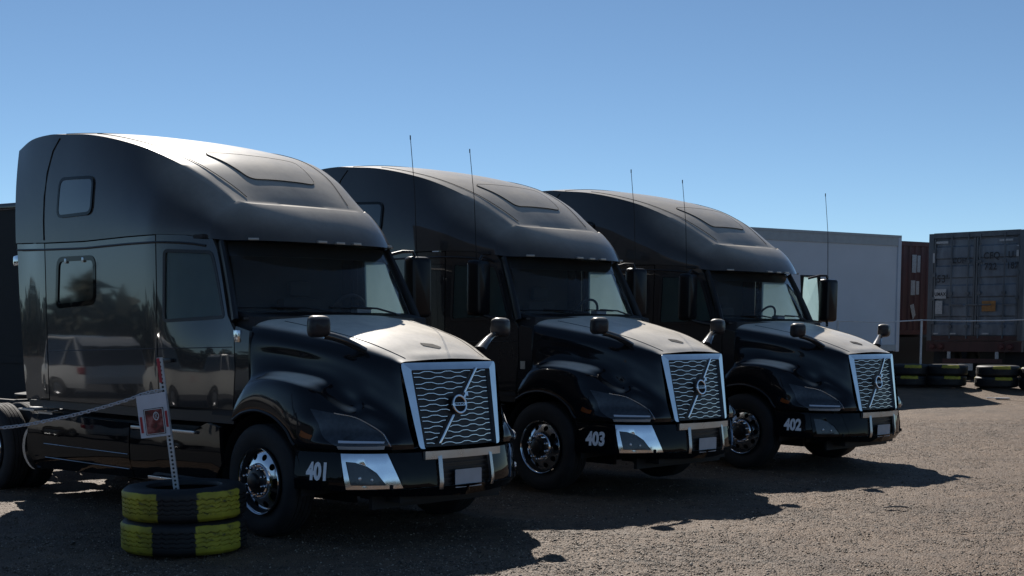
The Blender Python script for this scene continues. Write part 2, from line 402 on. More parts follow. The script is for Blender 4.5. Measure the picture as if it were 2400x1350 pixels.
rx = px[:, :, 0] * np.cos(ang)[:, None] - px[:, :, 1] * np.sin(ang)[:, None]; ry = px[:, :, 0] * np.sin(ang)[:, None] + px[:, :, 1] * np.cos(ang)[:, None]
rz = px[:, :, 2] + rx * tilt
pc = np.stack([rx + xs[:, None], ry + ys[:, None], rz + (ground_z(xs, ys) + rad * .15)[:, None]], -1).reshape(-1, 3)
pf = (of[None] + (np.arange(N) * 6)[:, None, None]).reshape(-1, 3)
m_, n_, l_, p_ = newmat('loose_stone'); gi = n_.new('ShaderNodeNewGeometry'); rp = n_.new('ShaderNodeValToRGB')
rp.color_ramp.elements[0].color = (.035, .027, .019, 1); rp.color_ramp.elements[1].color = (.46, .38, .29, 1)
rp.color_ramp.elements.new(.75).color = (.12, .088, .060, 1)
l_.new(gi.outputs['Random Per Island'], rp.inputs[0]); l_.new(rp.outputs[0], p_.inputs['Base Color']); p_.inputs['Roughness'].default_value = .6
M['stone'] = m_
tag(link('gravel', np_mesh('gravel', pc, pf), 'stone', smooth=False), 'loose pale pebbles scattered over the sunlit yard', 'gravel', None, 'stuff')

# ------------------------------------------------------------------ the tractor (x forward, y left, z up; origin under the front bumper)
def yside(x, z):
    s = ss(-2.95, -1.75, x)
    y = 1.245 - .10 * s
    up = 1.5 * ss(1.55, 3.0, z)
    y -= (.003 + .107 * ss(-2.9, -1.95, x)) * up
    y -= .03 * ss(-1.75, -1.4, x)
    y += .018
    y -= .008 * ss(1.35, .95, z)
    return y
def side3(sg):
    return lambda x, z, d: (x, sg * (yside(x, z) - d), z)
SEAM = [(-5.66, 2.80), (-4.96, 2.775), (-4.15, 2.755), (-3.3, 2.76), (-2.75, 2.755), (-2.4, 2.735), (-2.12, 2.69), (-1.96, 2.66)]
def zseam(x): return float(np.interp(x, [p[0] for p in SEAM], [p[1] for p in SEAM]))
# roof shell: shoulder edge line and centre line
SX = [-5.62, -5.3, -4.9, -4.6, -4.2, -3.8, -3.4, -3.1, -2.8, -2.6, -2.4, -2.25, -2.14]
SY = [1.19, 1.20, 1.20, 1.19, 1.17, 1.13, 1.07, 1.01, .94, .89, .83, .79, .77]
SE = [3.80, 3.885, 3.90, 3.875, 3.838, 3.768, 3.668, 3.565, 3.435, 3.33, 3.21, 3.12, 3.055]
SC_ = [3.90, 3.965, 3.975, 3.955, 3.905, 3.83, 3.735, 3.645, 3.53, 3.425, 3.29, 3.165, 3.06]
RD = cr(np.array(list(zip(SX, SY, SE, SC_))), 60); RX, RY, RE, RC = RD.T
def roofpt(x, v):
    yE = np.interp(x, RX, RY); zE = np.interp(x, RX, RE); zC = np.interp(x, RX, RC)
    a = abs(v)
    return (x, v * yE, zC - (zC - zE) * a ** 2.4)

def build_tractor():
    T = empty('tractor_truck')
    # ---- roof fairing: top, sides and the visor band round the front
    nu = 60; xs = cr(np.array([[x] for x in SX]), nu)[:, 0]
    Ysm = cr(np.array(list(zip(SX, SY, SE, SC_))), nu)
    nv = 33; top = []
    for k in range(nu):
        x, yE, zE, zC = Ysm[k]; row = []
        for j in range(nv):
            v = -1 + 2 * j / (nv - 1); v2 = math.copysign(abs(v) ** .8, v)
            row.append((x, v2 * yE, zC - (zC - zE) * abs(v2) ** 2.4))
        top.append(row)
    # ledge rows to the crest of the visor
    for q, (dx, dz) in enumerate(((.06, -.012), (.17, -.03))):
        row = []
        for j in range(nv):
            v = -1 + 2 * j / (nv - 1); v2 = math.copysign(abs(v) ** .8, v)
            cx, cy, cz = crest(v2)
            bx, by, bz = top[nu - 1][j]
            t = (.45, 1)[q]; z = bz + (cz - bz) * t - (.012 if q == 0 else 0)
            row.append((bx + (cx - bx) * t, by + (cy - by) * t, z))
        top.append(row)
    mb = MB(); nr = len(top); mb.add([p for r in top for p in r], grid_faces(nr, nv))
    # side and band columns
    cols = []
    for k in range(0, nu):
        x, yE, zE, zC = Ysm[k]; zs = zseam(x); yS = yside(x, zs) + .004
        col = []
        for j in range(15):
            t = (j / 14.0) ** 1.15
            z = zE + (zs - zE) * t; y = yE + (yS - yE) * (1 - (1 - t) ** 2.3)
            col.append((x, -y, z))
        cols.append(col)
    nfront = 31; front = []
    for k in range(nfront):
        v = -1 + 2 * k / (nfront - 1); c = crest(v); l = visor_low(v); col = []
        for j in range(15):
            t = j / 14.0
            bx = .035 * math.sin(math.pi * t) ; z = c[2] + (l[2] - c[2]) * t
            p = [c[0] + (l[0] - c[0]) * t ** .85 + bx * (1 - v * v * .5), c[1] + (l[1] - c[1]) * t ** .8, z]
            if j == 0: p = list(c)
            col.append(tuple(p))
        front.append(col)
    right = cols; left = [[(x, -y, z) for x, y, z in c] for c in cols[::-1]]
    allc = right + front + left
    vs = [p for c in allc for p in c]; mb.add(vs, grid_faces(len(allc), 15, flip=True))
    # rounded rear edge and back face
    x, yE, zE, zC = Ysm[0]
    back = [p for p in top[0]]; rim = [(-5.66, p[1] * .985, p[2] - .03) for p in back]
    sl = [(-5.62, -c[1], c[2]) for c in cols[0]]
    mb.add(back + rim, [(i, nv + i, nv + i + 1, i + 1) for i in range(nv - 1)])
    mb.add(rim + [(-5.66, p[1], 2.7) for p in rim], [(i, i + 1, nv + i + 1, nv + i) for i in range(nv - 1)])
    # underside of the visor
    und = [front[k][14] for k in range(nfront)]; inn = [(-2.15, p[1] * .92, p[2] + .03) for p in und]
    mb.add(und + inn, [(i, i + 1, nfront + i + 1, nfront + i) for i in range(nfront - 1)])
    rf = mb.build('roof_fairing', 'roof_paint', T, angle=26, weld=.002)
    # hatch panel and its gap
    def top3(lift):
        def f(u, v, d):     # u along x, v lateral in metres
            yE = np.interp(u, RX, RY); p = roofpt(u, v / yE)
            return (p[0] + (lift - d) * .5, p[1], p[2] + (lift - d) * .87)
        return f
    hp = resample(rrect([(-3.02, -.56), (-3.02, .56), (-2.44, .40), (-2.44, -.40)], .09), .04)
    hf = top3(.008); MB().tube([hf(a, b, 0) for a, b in hp], .0055, 5, closed=True).build('hatch_gap', 'seam', rf)
    panel('roof_hatch', offset_poly(hp, .006), [], top3(.011), 'roof_paint', rf, .1, .010)
    for sg in (-1, 1):
        ln = [(x, sg * (np.interp(x, RX, RY) - .13 - .02 * (x + 4))) for x in np.linspace(-4.2, -2.2, 24)]
        f = top3(.006); mbs = MB()
        mbs.tube([f(a, b, 0) for a, b in ln], .0035, 4); mbs.build('roof_crease', 'seam', rf)
    # rear extension seam on top
    f = top3(.003); MB().tube([f(-4.62, v, 0) for v in np.linspace(-1.16, 1.16, 24)], .004, 4).build('roof_seam', 'seam', rf)
    # vertical and lower seams on the sides, upper windows
    def ssurf(sg):
        def g(x, z, d):
            zE = np.interp(x, RX, RE); yE = np.interp(x, RX, RY); zs = zseam(x); yS = yside(x, zs) + .004
            t = min(max((zE - z) / (zE - zs), 0), 1); y = yE + (yS - yE) * (1 - (1 - t) ** 2.3) + .003
            return (x, sg * (y - d), z)
        return g
    for sg in (-1, 1):
        g = ssurf(sg)
        MB().tube([g(x, z, -.001) for x, z in ((-4.68, 3.84), (-4.80, 3.72), (-4.90, 3.5), (-4.955, 3.25), (-4.975, 3.0), (-4.975, 2.80))], .006, 6).build('panel_seam', 'seam', rf)
        wp = resample(rrect([(-4.68, 3.01), (-3.95, 3.01), (-3.93, 3.40), (-4.62, 3.43)], .11), .05)
        ring_panel('upper_window_frame', wp, offset_poly(wp, .032), lambda a, b, d: g(a, b, d - .012), 'paint2', rf, .014)
        panel('upper_window', offset_poly(wp, .032), [], lambda a, b, d: g(a, b, d - .008), 'dglass', rf, .12, .012)
    # marker lamps under the visor
    for v in (-.86, -.22, 0, .22, .86):
        l = visor_low(v); l2 = visor_low(v + .02); dx = Vector(l2) - Vector(l); a = math.atan2(dx.y, dx.x)
        mtx = Matrix.Translation((l[0] + .004, l[1], l[2] + .012)) @ Matrix.Rotation(a - math.pi / 2, 4, 'Z')
        MB().box((-.02, -.05, -.012), (.022, .05, .012), mtx).build('marker_lamp', 'marker', rf, bevel=.005)
    # ---- body sides
    for sg in (-1, 1):
        f3 = side3(sg)
        # rear side extender
        ex = [(-5.66, 2.79), (-5.64, 2.1), (-5.56, 1.10), (-4.985, 1.12), (-4.985, 2.765)]
        panel('side_extender', ex, [], lambda a, b, d: f3(a, b, d + .03 * ss(-5.0, -5.6, a)), 'paint', T, .12, .03)
        # sleeper panel and window
        sl = [(-4.965, 1.10), (-2.80, 1.10), (-2.80, 2.745), (-3.3, 2.748), (-4.15, 2.742), (-4.965, 2.762)]
        win = resample(rrect([(-4.77, 2.075), (-3.93, 2.11), (-3.915, 2.60), (-4.71, 2.61)], .12), .06)
        sp_ = panel('sleeper_panel', sl, [win], f3, 'paint', T, .12, .03)
        ring_panel('window_frame', offset_poly(win, -.004), offset_poly(win, .045), lambda a, b, d: f3(a, b, d - .006), 'paint2', sp_, .03)
        panel('sleeper_window', offset_poly(win, .045), [], lambda a, b, d: f3(a, b, d + .006), 'dglass', sp_, .12, .01)
        for hx in (-4.52, -4.16):
            MB().box((-.02, -.008, -.025), (.02, .008, .025), Matrix.Translation(f3(hx, 2.565, -.004))).build('window_latch', 'brushed', sp_, bevel=.004)
        # belt moulding
        MB().tube([f3(x, z, -.004) for x, z in [(x, zseam(x) - .075) for x in np.linspace(-5.6, -2.2, 24)]], .009, 6, ry=.013).build('belt_moulding', 'plastic', sp_)
        MB().tube([f3(x, 1.665 + .02 * (x + 3), -.001) for x in np.linspace(-4.95, -2.82, 12)], .004, 5).build('body_crease', 'plastic', sp_)
        # door
        dr = [(-2.785, 1.12), (-1.70, 1.12), (-1.66, 1.50), (-1.68, 1.84), (-1.80, 1.98), (-2.07, 2.60), (-2.13, 2.69), (-2.45, 2.735), (-2.785, 2.752)]
        dw = resample(rrect([(-2.70, 1.92), (-1.835, 1.955), (-2.12, 2.58), (-2.69, 2.61)], .06), .06)
        dro = panel('door', dr, [dw], f3, 'paint', T, .09, .03)
        ring_panel('door_window_frame', offset_poly(dw, -.004), offset_poly(dw, .028), lambda a, b, d: f3(a, b, d - .004), 'plastic', dro, .03)
        panel('door_window', offset_poly(dw, .024), [], lambda a, b, d: f3(a, b, d + .01), 'side_glass', dro, .15, .005)
        MB().box((-.075, -.02, -.018), (.075, .02, .018), Matrix.Translation(f3(-2.62, 1.56, -.012))).build('door_handle', 'plastic', dro, bevel=.01)
        MB().tube([f3(x, 1.665 + .02 * (x + 3), -.001) for x in np.linspace(-2.77, -1.70, 8)], .004, 5).build('body_crease', 'plastic', dro)
        # cowl side below the pillar
        cs = [(-1.69, 1.10), (-1.475, 1.10), (-1.475, 1.835), (-1.66, 1.88), (-1.67, 1.83), (-1.645, 1.5)]
        panel('cowl_side', cs, [], f3, 'paint', T, .08, .03)
        # A pillar
        pil = [(-1.78, 1.975), (-1.655, 1.90), (-1.69, 1.845), (-1.79, 1.99)]
        P0, P1 = Vector((-1.70, sg * 1.115, 1.93)), Vector((-2.06, sg * 1.0, 2.66))
        MB().tube([P0, P0.lerp(P1, .33) + Vector((.012, 0, 0)), P0.lerp(P1, .66) + Vector((.012, 0, 0)), P1], .034, 8, ry=.05).build('windshield_pillar', 'plastic', T)
        # skirt strip under cab
        panel('cab_sill', [(-5.5, 1.02), (-1.75, .985), (-1.72, 1.095), (-5.52, 1.09)], [], lambda a, b, d: f3(a, b, d + .035), 'plastic', T, .3, .03)
        # fuel tank fairings with steps
        def chs(a, b, d): return (a, sg * (1.205 + .02 * math.sin(math.pi * min(max((b - .35) / .6, 0), 1)) - .05 * ss(.5, .33, b) - d), b)
        fA = panel('tank_fairing', [(-5.50, .33), (-3.43, .375), (-3.43, .925), (-5.0, .945), (-5.45, .94), (-5.58, .8), (-5.60, .5)], [], chs, 'paint2', T, .14, .04)
        fB = panel('step_fairing', [(-3.405, .376), (-1.98, .41), (-1.80, .62), (-1.86, .955), (-2.06, .985), (-2.3, .90), (-3.405, .925)], [], chs, 'paint2', T, .12, .04)
        for (a, b, c, d_) in ((-3.35, -2.22, .875, .905), (-3.05, -2.05, .395, .43)):
            MB().box((a, -.03, c), (b, .02, d_), Matrix.Translation((0, sg * 1.215, 0))).build('step', 'brushed', fB, bevel=.006)
        MB().box((-5.30, -.05, .945), (-4.98, .08, .965), Matrix.Translation((0, sg * 1.18, 0))).build('deck_plate', 'brushed', T)
        MB().box((-5.36, -.25, .99), (-5.0, .05, 1.008), Matrix.Translation((0, sg * 1.18, 0))).build('deck_plate', 'brushed', T)
        for zz in (.62, .47):
            MB().tube([chs(-5.2, zz, -.002), chs(-3.45, zz - .01, -.002)], .004, 4).build('fairing_groove', 'brushed', fA)
        # tank end at the back of the fairing (pale strip for its lit edge)
        pts = [tuple(q[:2]) for q in cr(np.array([(-5.60,.79,0),(-5.72,.70,0),(-5.78,.56,0),(-5.75,.44,0),(-5.65,.35,0),(-5.55,.315,0)]), 14)]
        vs = []
        for a, b in pts: vs += [(a, sg * 1.19, b), (a + .055, sg * 1.19, b), (a + .055, sg * .9, b), (a, sg * .9, b)]
        fs = []
        for i in range(len(pts) - 1):
            for k in range(4): fs.append((i*4 + k, i*4 + (k+1) % 4, i*4 + 4 + (k+1) % 4, i*4 + 4 + k))
        fs += [(0, 1, 2, 3), tuple(len(vs) - 4 + k for k in range(4))]
        MB().add(vs, fs).build('tank_end', 'brushed', T)
    # ---- back wall, floor, bulkhead, ceiling inside
    sh = MB(); sh.box((-5.50, -1.12, 1.08), (-5.44, 1.12, 2.9)); sh.build('back_wall', 'paint2', T)
    sh = MB(); sh.box((-5.4, -1.14, 1.06), (-1.72, 1.14, 1.12)); sh.box((-1.78, -1.06, 1.1), (-1.72, 1.06, 1.86)); sh.build('cab_floor', 'interior', T)
    MB().box((-3.02, -1.16, 1.1), (-2.98, 1.16, 2.72)).build('curtain', 'interior', T)
    MB().box((-1.93, .42, 2.02), (-1.83, .60, 2.06), None).build('dash_papers', 'plate', T, smooth=False)
    MB().box((-5.4, -1.12, 2.70), (-2.2, 1.12, 2.735)).build('headliner', 'interior', T)
    MB().box((-5.93, -1.16, 2.56), (-5.78, -1.00, 2.68)).build('work_lamp', 'chrome', T, bevel=.03); MB().tube([(-5.80, -1.06, 2.6), (-5.48, -1.0, 2.58)], .02, 6).build('lamp_bracket', 'plastic', T)
    MB().box((-6.15, -.92, .955), (-5.45, .92, .972)).build('deck_plate', 'brushed', T, smooth=False)  # plate added across the frame to keep sun off the ground below
    # dashboard, wheel, seats
    mb = MB(); dsh = [(-1.50, 1.97), (-1.78, 2.02), (-1.98, 2.0), (-2.02, 1.9), (-1.95, 1.6), (-1.9, 1.3), (-1.7, 1.2), (-1.5, 1.4)]
    mb.add([(a, -1.05, b) for a, b in dsh] + [(a, 1.05, b) for a, b in dsh], [tuple(range(7, -1, -1)), tuple(range(8, 16))] + [(i, (i+1) % 8, 8 + (i+1) % 8, 8 + i) for i in range(8)])
    mb.build('dashboard', 'interior', T, bevel=.02)
    sw = MB(); cen = Vector((-2.13, .52, 2.0)); rot = Matrix.Rotation(R(-62), 3, 'Y')
    sw.tube([cen + rot @ Vector((.225 * math.cos(a), .225 * math.sin(a), 0)) for a in np.linspace(0, 2 * math.pi, 29)[:-1]], .016, 8, closed=True)
    for a in (R(90), R(-90), R(180)): sw.tube([cen, cen + rot @ Vector((.22 * math.cos(a), .22 * math.sin(a), 0))], .014, 6)
    sw.tube([cen, cen + rot @ Vector((0, 0, -.25))], .03, 8); sw.build('steering_wheel', 'plastic', T)
    for sy in (-.52, .52):
        st = MB().box((-2.95, sy - .26, 1.45), (-2.45, sy + .26, 1.60)); st.box((-2.97, sy - .25, 1.6), (-2.84, sy + .25, 2.18)); st.box((-2.95, sy - .14, 2.2), (-2.87, sy + .14, 2.36))
        st.build('seat', 'seat', T, bevel=.04)
    # ---- windshield
    def wsp(v, t):     # v -1..1, t 0 bottom..1 top
        b = (-1.46 - .30 * abs(v) ** 2.2, 1.05 * v, 2.0 + .015 * (1 - v * v)); u = (-1.84 - .20 * abs(v) ** 2.2, .955 * v, 2.665)
        return tuple(b[i] + (u[i] - b[i]) * t + (.03 * math.sin(math.pi * t) if i == 0 else 0) for i in range(3))
    panel('windshield', [(-1, 0), (1, 0), (1, 1), (-1, 1)], [], lambda a, b, d: tuple(np.array(wsp(a, b)) - np.array((d, 0, 0))), 'glass', T, .08, 0)
    # header band and sun visor behind the top of the glass
    panel('windshield_header', [(-1, .80), (1, .80), (1, 1.0), (-1, 1.0)], [], lambda a, b, d: tuple(np.array(wsp(a, b)) - np.array((d + .02, 0, 0))), 'plastic', T, .1, .02)
    # cowl between hood and glass
    panel('cowl', [(-1, 0), (1, 0), (1, 1), (-1, 1)], [], lambda a, b, d: (lambda p: (p[0] + b * (.09 + .06 * abs(a)) + .01, p[1] * (1 + .04 * b), p[2] - .03 - .01 * b - d))(wsp(a, 0)), 'plastic', T, .12, .02)
    for sg, (a0, a1) in ((1, (.62, .05)), (2, (-.18, -.75))):
        p0 = Vector(wsp(a0, 0)) + Vector((.05, 0, .0)); p1 = Vector(wsp(a1, .06)) + Vector((.015, 0, .012)); pm = Vector(wsp((a0 + a1) / 2, .02)) + Vector((.045, 0, .03))
        w = MB().tube([p0, pm, p1], .010, 6); q0 = Vector(wsp(a1 + .25, .05)) + Vector((.012, 0, .005)); q1 = Vector(wsp(a1 - .25, .07)) + Vector((.012, 0, .005))
        w.tube([q0, q0.lerp(q1, .5) + Vector((.012, 0, 0)), q1], .007, 6); w.build('wiper', 'plastic', T)
    # ---- hood with fenders
    rows = [
     [(-1.66,-1.185,1.02),(-1.50,-1.19,1.09),(-1.28,-1.19,1.12),(-1.04,-1.19,1.075),(-.86,-1.185,.97),(-.745,-1.165,.835),(-.50,-1.10,.83),(-.26,-1.0,.83),(-.07,-.84,.83),(.05,-.68,.83),(.085,-.545,.83)],
     [(-1.655,-1.20,1.06),(-1.49,-1.205,1.15),(-1.27,-1.205,1.18),(-1.01,-1.205,1.13),(-.81,-1.20,1.02),(-.68,-1.175,.90),(-.48,-1.12,.885),(-.25,-1.01,.88),(-.06,-.845,.88),(.05,-.685,.88),(.085,-.55,.87)],
     [(-1.62,-1.20,1.14),(-1.47,-1.205,1.24),(-1.25,-1.205,1.29),(-.98,-1.20,1.26),(-.76,-1.185,1.17),(-.59,-1.15,1.07),(-.45,-1.05,.99),(-.29,-.935,.965),(-.11,-.80,.945),(.035,-.68,.93),(.078,-.56,.91)],
     [(-1.56,-1.17,1.27),(-1.45,-1.18,1.345),(-1.22,-1.18,1.395),(-.95,-1.165,1.39),(-.72,-1.13,1.335),(-.55,-1.04,1.22),(-.40,-.955,1.13),(-.26,-.875,1.06),(-.11,-.77,1.0),(.015,-.67,.975),(.067,-.565,.95)],
     [(-1.50,-1.13,1.37),(-1.42,-1.135,1.42),(-1.18,-1.12,1.445),(-.92,-1.07,1.43),(-.70,-1.005,1.385),(-.53,-.90,1.28),(-.39,-.83,1.20),(-.24,-.82,1.16),(-.11,-.74,1.09),(-.01,-.65,1.03),(.052,-.57,1.0)],
     [(-1.475,-1.125,1.47),(-1.40,-1.115,1.50),(-1.16,-1.05,1.50),(-.92,-.965,1.47),(-.70,-.90,1.43),(-.53,-.85,1.38),(-.38,-.80,1.31),(-.26,-.745,1.24),(-.14,-.69,1.17),(-.04,-.63,1.11),(.033,-.575,1.08)],
     [(-1.475,-1.12,1.62),(-1.38,-1.09,1.62),(-1.14,-1.01,1.60),(-.92,-.94,1.575),(-.70,-.875,1.54),(-.53,-.825,1.495),(-.39,-.775,1.44),(-.27,-.725,1.375),(-.16,-.675,1.31),(-.06,-.625,1.25),(.01,-.58,1.22)],
     [(-1.475,-1.105,1.76),(-1.38,-1.08,1.755),(-1.14,-1.005,1.725),(-.92,-.935,1.69),(-.72,-.87,1.65),(-.55,-.815,1.61),(-.41,-.765,1.56),(-.29,-.715,1.505),(-.18,-.665,1.445),(-.09,-.62,1.395),(-.02,-.585,1.37)],
     [(-1.50,-1.07,1.85),(-1.39,-1.04,1.84),(-1.16,-.965,1.805),(-.95,-.895,1.765),(-.75,-.835,1.725),(-.58,-.78,1.685),(-.44,-.735,1.645),(-.32,-.69,1.60),(-.21,-.645,1.555),(-.12,-.605,1.52),(-.045,-.58,1.50)],
     [(-1.56,-.98,1.925),(-1.42,-.95,1.905),(-1.18,-.88,1.865),(-.97,-.815,1.825),(-.77,-.76,1.785),(-.60,-.71,1.745),(-.46,-.665,1.705),(-.34,-.625,1.665),(-.23,-.59,1.625),(-.135,-.56,1.59),(-.06,-.55,1.565)],
     [(-1.52,-.72,1.965),(-1.40,-.70,1.945),(-1.18,-.65,1.905),(-.97,-.60,1.865),(-.77,-.56,1.825),(-.60,-.525,1.785),(-.46,-.49,1.745),(-.33,-.46,1.70),(-.215,-.43,1.655),(-.115,-.41,1.615),(-.04,-.40,1.58)],
     [(-1.43,-.36,1.985),(-1.34,-.35,1.97),(-1.15,-.33,1.93),(-.96,-.31,1.89),(-.77,-.29,1.85),(-.60,-.27,1.81),(-.45,-.25,1.765),(-.32,-.24,1.72),(-.20,-.22,1.67),(-.10,-.21,1.63),(-.028,-.20,1.59)],
     [(-1.40,0,1.99),(-1.32,0,1.975),(-1.14,0,1.935),(-.96,0,1.895),(-.77,0,1.855),(-.60,0,1.815),(-.45,0,1.77),(-.32,0,1.725),(-.20,0,1.675),(-.10,0,1.635),(-.025,0,1.595)]]
    HG = surf(rows, 72, 64)
    mb = MB(); n0 = HG.shape[0] * HG.shape[1]
    A = HG.reshape(-1, 3); B = A * np.array([1, -1, 1])
    mb.add(A, grid_faces(64, 72)); mb.add(B, grid_faces(64, 72, flip=True))
    # return lip round the wheel arch and front edge
    for sg in (1, -1):
        e0 = HG[0] * np.array([1, sg, 1]); e1 = e0.copy(); e1[:, 1] *= .90; e1[:, 2] += .012
        mb.add(list(e0) + list(e1), [(i, i + 1, 72 + i + 1, 72 + i) for i in range(71)])
    hood = mb.build('hood', 'hood_paint', T, angle=50, weld=.0015)
    # inner wheel well (dark)
    for sg in (-1, 1):
        w = MB(); pts = [(-1.28 + .60 * math.cos(a), .50 + .60 * math.sin(a)) for a in np.linspace(-.15, math.pi + .05, 20)]
        vs = [(a, sg * 1.165, b) for a, b in pts] + [(a, sg * .55, b) for a, b in pts]; k = len(pts)
        w.add(vs, [(i, i + 1, k + i + 1, k + i) for i in range(k - 1)]); w.box((-1.95, sg * .55 - .02, .3), (-.7, sg * .55 + .02, 1.15)); w.build('wheel_well', 'dark', T)
        # raised arch lip
        MB().tube([tuple(HG[0, i] * np.array([1, -sg, 1]) + np.array([0, sg * .006, .012])) for i in range(0, 36)], .014, 6).build('arch_lip', 'plastic', T)
    def hsurf(sg):
        H = HG
        def f(u, v, d):
            p = samp(H, u, v); e = .004
            a = samp(H, u + e, v) - samp(H, u - e, v); b = samp(H, u, v + e) - samp(H, u, v - e)
            n = np.cross(a, b); n = n / (np.linalg.norm(n) + 1e-9)
            if n[1] > 0: n = -n
            q = p - n * d
            return (q[0], -sg * q[1], q[2])
        return f
    # hood intake notch, grooves
    for sg in (-1, 1):
        f = hsurf(sg)
        MB().tube([f(u, .80 + .0 * u, -.001) for u in np.linspace(.12, .93, 30)], .0035, 4).build('hood_crease', 'seam', hood)
    fz = MB(); a_ = HG[-1]
    fz.add([(x_, y_, float(np.interp(x_, HG[-1][:, 0], HG[-1][:, 2])) + .004) for x_, y_ in ((-.33, -.10), (-.27, -.11), (-.20, .02), (-.235, .075), (-.30, .03))], [(0, 1, 2, 3, 4)]); fz.build('hood_notch', 'seam', hood)
    # headlights
    for sg in (-1, 1):
        f = hsurf(sg)
        def P(x, y, z):    # uv of nearest surface point
            d = ((HG - np.array([x, y, z])) ** 2).sum(-1); j, i = np.unravel_index(d.argmin(), d.shape); return (i / 71., j / 63.)
        hl = [P(-.60,-1.14,1.17), P(-.47,-1.15,1.03), P(-.36,-1.14,.93), P(-.30,-1.12,.86), P(-.02,-.86,.86), P(.03,-.75,.86), P(-.05,-.82,1.0), P(-.18,-.93,1.10), P(-.38,-1.05,1.17)]
        L = panel('headlight', hl, [], lambda u, v, d: f(u, v, d - .007), 'lens', T, .012, .005)
        ua, ub = P(-.30,-1.12,.86)[0] + .01, P(.0,-.80,.86)[0]
        for (va, vb) in ((.012, .058), (.085, .104)):
            panel('light_bar', [(ua, va), (ub, va), (ub + .004, vb), (ua - .004, vb)], [], lambda u, v, d: f(u, v, d - .012), 'lamp_white', L, .02, .005)
        edge = [hl[5], hl[6], hl[7], hl[8]]; e2 = [tuple(q) for q in cr(np.array(edge), 16)]
        MB().tube([f(u, v, -.008) for u, v in e2], .006, 5).build('light_trim', 'brushed', L)
        # side marker
        um = P(-.62, -1.17, .93)
        panel('side_marker', [(um[0] - .035, um[1] - .01), (um[0] + .03, um[1] - .01), (um[0] + .03, um[1] + .012), (um[0] - .035, um[1] + .012)], [], lambda u, v, d: f(u, v, d - .006), 'amber', hood, .02, .004)
    # ---- grille
    def G(s, t, d=0):     # s -1..1 (right..left), t 0 top..1 bottom
        hw = .556 + (.486 - .556) * t
        return (-.068 + .145 * t + .055 * (1 - s * s) - d, hw * s, 1.562 + (.826 - 1.562) * t)
    gp = lambda a, b, d: G(a, b, d)
    gpan = panel('grille_panel', [(-.97, .02), (.97, .02), (.97, .99), (-.97, .99)], [], lambda a, b, d: G(a, b, d + .035), 'plastic', T, .12, .02)
    # surround
    top_, bot_ = 0.0, 1.0
    so_ = rrect([(-1.0, 1.0), (-1.03, .0), (1.03, .0), (1.0, 1.0)], .06, 4); si_ = rrect([(-.90, 1.0), (-.865, .085), (.865, .085), (.90, 1.0)], .02, 4)
    ring_panel('grille_surround', so_, si_, lambda a, b, d: G(a, b, d - .018), 'chrome', T, .05)
    # wavy bars
    seeds = MB(); nb = 14
    def slash_s(t): return .62 - 1.0 * t * 1.24     # diagonal bar position
    for k in range(nb):
        t0 = .115 + .835 * k / (nb - 1); ph = 0 if k % 2 == 0 else math.pi; pts = []
        for s in np.linspace(-.80, .80, 90):
            w = math.sin(s * 2 * math.pi * 2.35 + ph); w = max(-.62, min(.62, w)) / .62
            pts.append((s, t0 + .010 * w))
        def gap(s, t):
            if abs(s - slash_s(t)) < .075: return True
            return (s * .52) ** 2 + ((t - .5) * .74) ** 2 < .105 ** 2
        run = []
        runs = []
        for p in pts:
            if gap(*p):
                if len(run) > 2: runs.append(run)
                run = []
            else: run.append(p)
        if len(run) > 2: runs.append(run)
        for run in runs:
            MB().tube([G(a, b, .012) for a, b in run[::2] + [run[-1]]], .0035, 4, ph=math.pi / 4 + .13).build('grille_bar', 'grille_metal', gpan)
    # diagonal bar and ring badge
    def slab(t0, t1, name):
        vs = []
        for t in np.linspace(t0, t1, 6):
            for ds, dd in ((-.028, 0), (.028, 0), (.028, .02), (-.028, .02)): vs.append(G(slash_s(t) + ds, t, dd - .012))
        fs = [(0, 1, 2, 3), (20, 23, 22, 21)]
        for i in range(5):
            for k in range(4): fs.append((i*4 + k, i*4 + 4 + k, i*4 + 4 + (k+1) % 4, i*4 + (k+1) % 4))
        MB().add(vs, fs).build(name, 'grille_metal', gpan, bevel=.003)
    slab(.07, .385, 'diagonal_bar'); slab(.62, .945, 'diagonal_bar')
    bc = Vector(G(0, .5, -.02)); tilt_ = Matrix.Translation(bc) @ Matrix.Rotation(R(-11), 4, 'Y')
    rg = MB(); prof = [(.066, -.01), (.066, .006), (.071, .010), (.081, .010), (.086, .006), (.086, -.01)]
    rg.lathe(prof, 40, 'x', closed=True)
    for d_ in (1,):    # arrow to the upper left of the truck
        a = R(45); c, s_ = math.cos(a), math.sin(a); tip = [(.083, -.016), (.115, -.028), (.128, 0)]
        p0 = (c * .088, s_ * .088)
        q = [(c * .125, s_ * .125), (c * .125 - .052 * c + .0 , s_ * .125), (c * .086 - .015, s_ * .086 + .015), (c * .086 + .015, s_ * .086 - .015), (c * .125, s_ * .125 - .05 * s_)]
        q = [(.108, .108), (.066, .108), (.075, .088), (.052, .066), (.066, .052), (.088, .075), (.108, .066)]
        rg.add([(0, a_, b_) for a_, b_ in q] + [(.012, a_, b_) for a_, b_ in q], [(6,5,4,3,2,1,0), (7,8,9,10,11,12,13)] + [(i, (i+1) % 7, 7 + (i+1) % 7, 7 + i) for i in range(7)])
    rg.v = [tuple(tilt_ @ Vector(v)) for v in rg.v]; ring = rg.build('ring_badge', 'grille_metal', gpan)
    bd = MB().box((-.006, -.068, -.014), (.006, .068, .014)); bd.v = [tuple(tilt_ @ Vector(v)) for v in bd.v]; bd.build('badge_band', 'grille_metal', ring)
    dk = MB().lathe([(.0, -.008), (.067, -.008)], 32, 'x'); dk.v = [tuple(tilt_ @ Vector(v)) for v in dk.v]; dk.build('badge_disc', 'seam', ring)
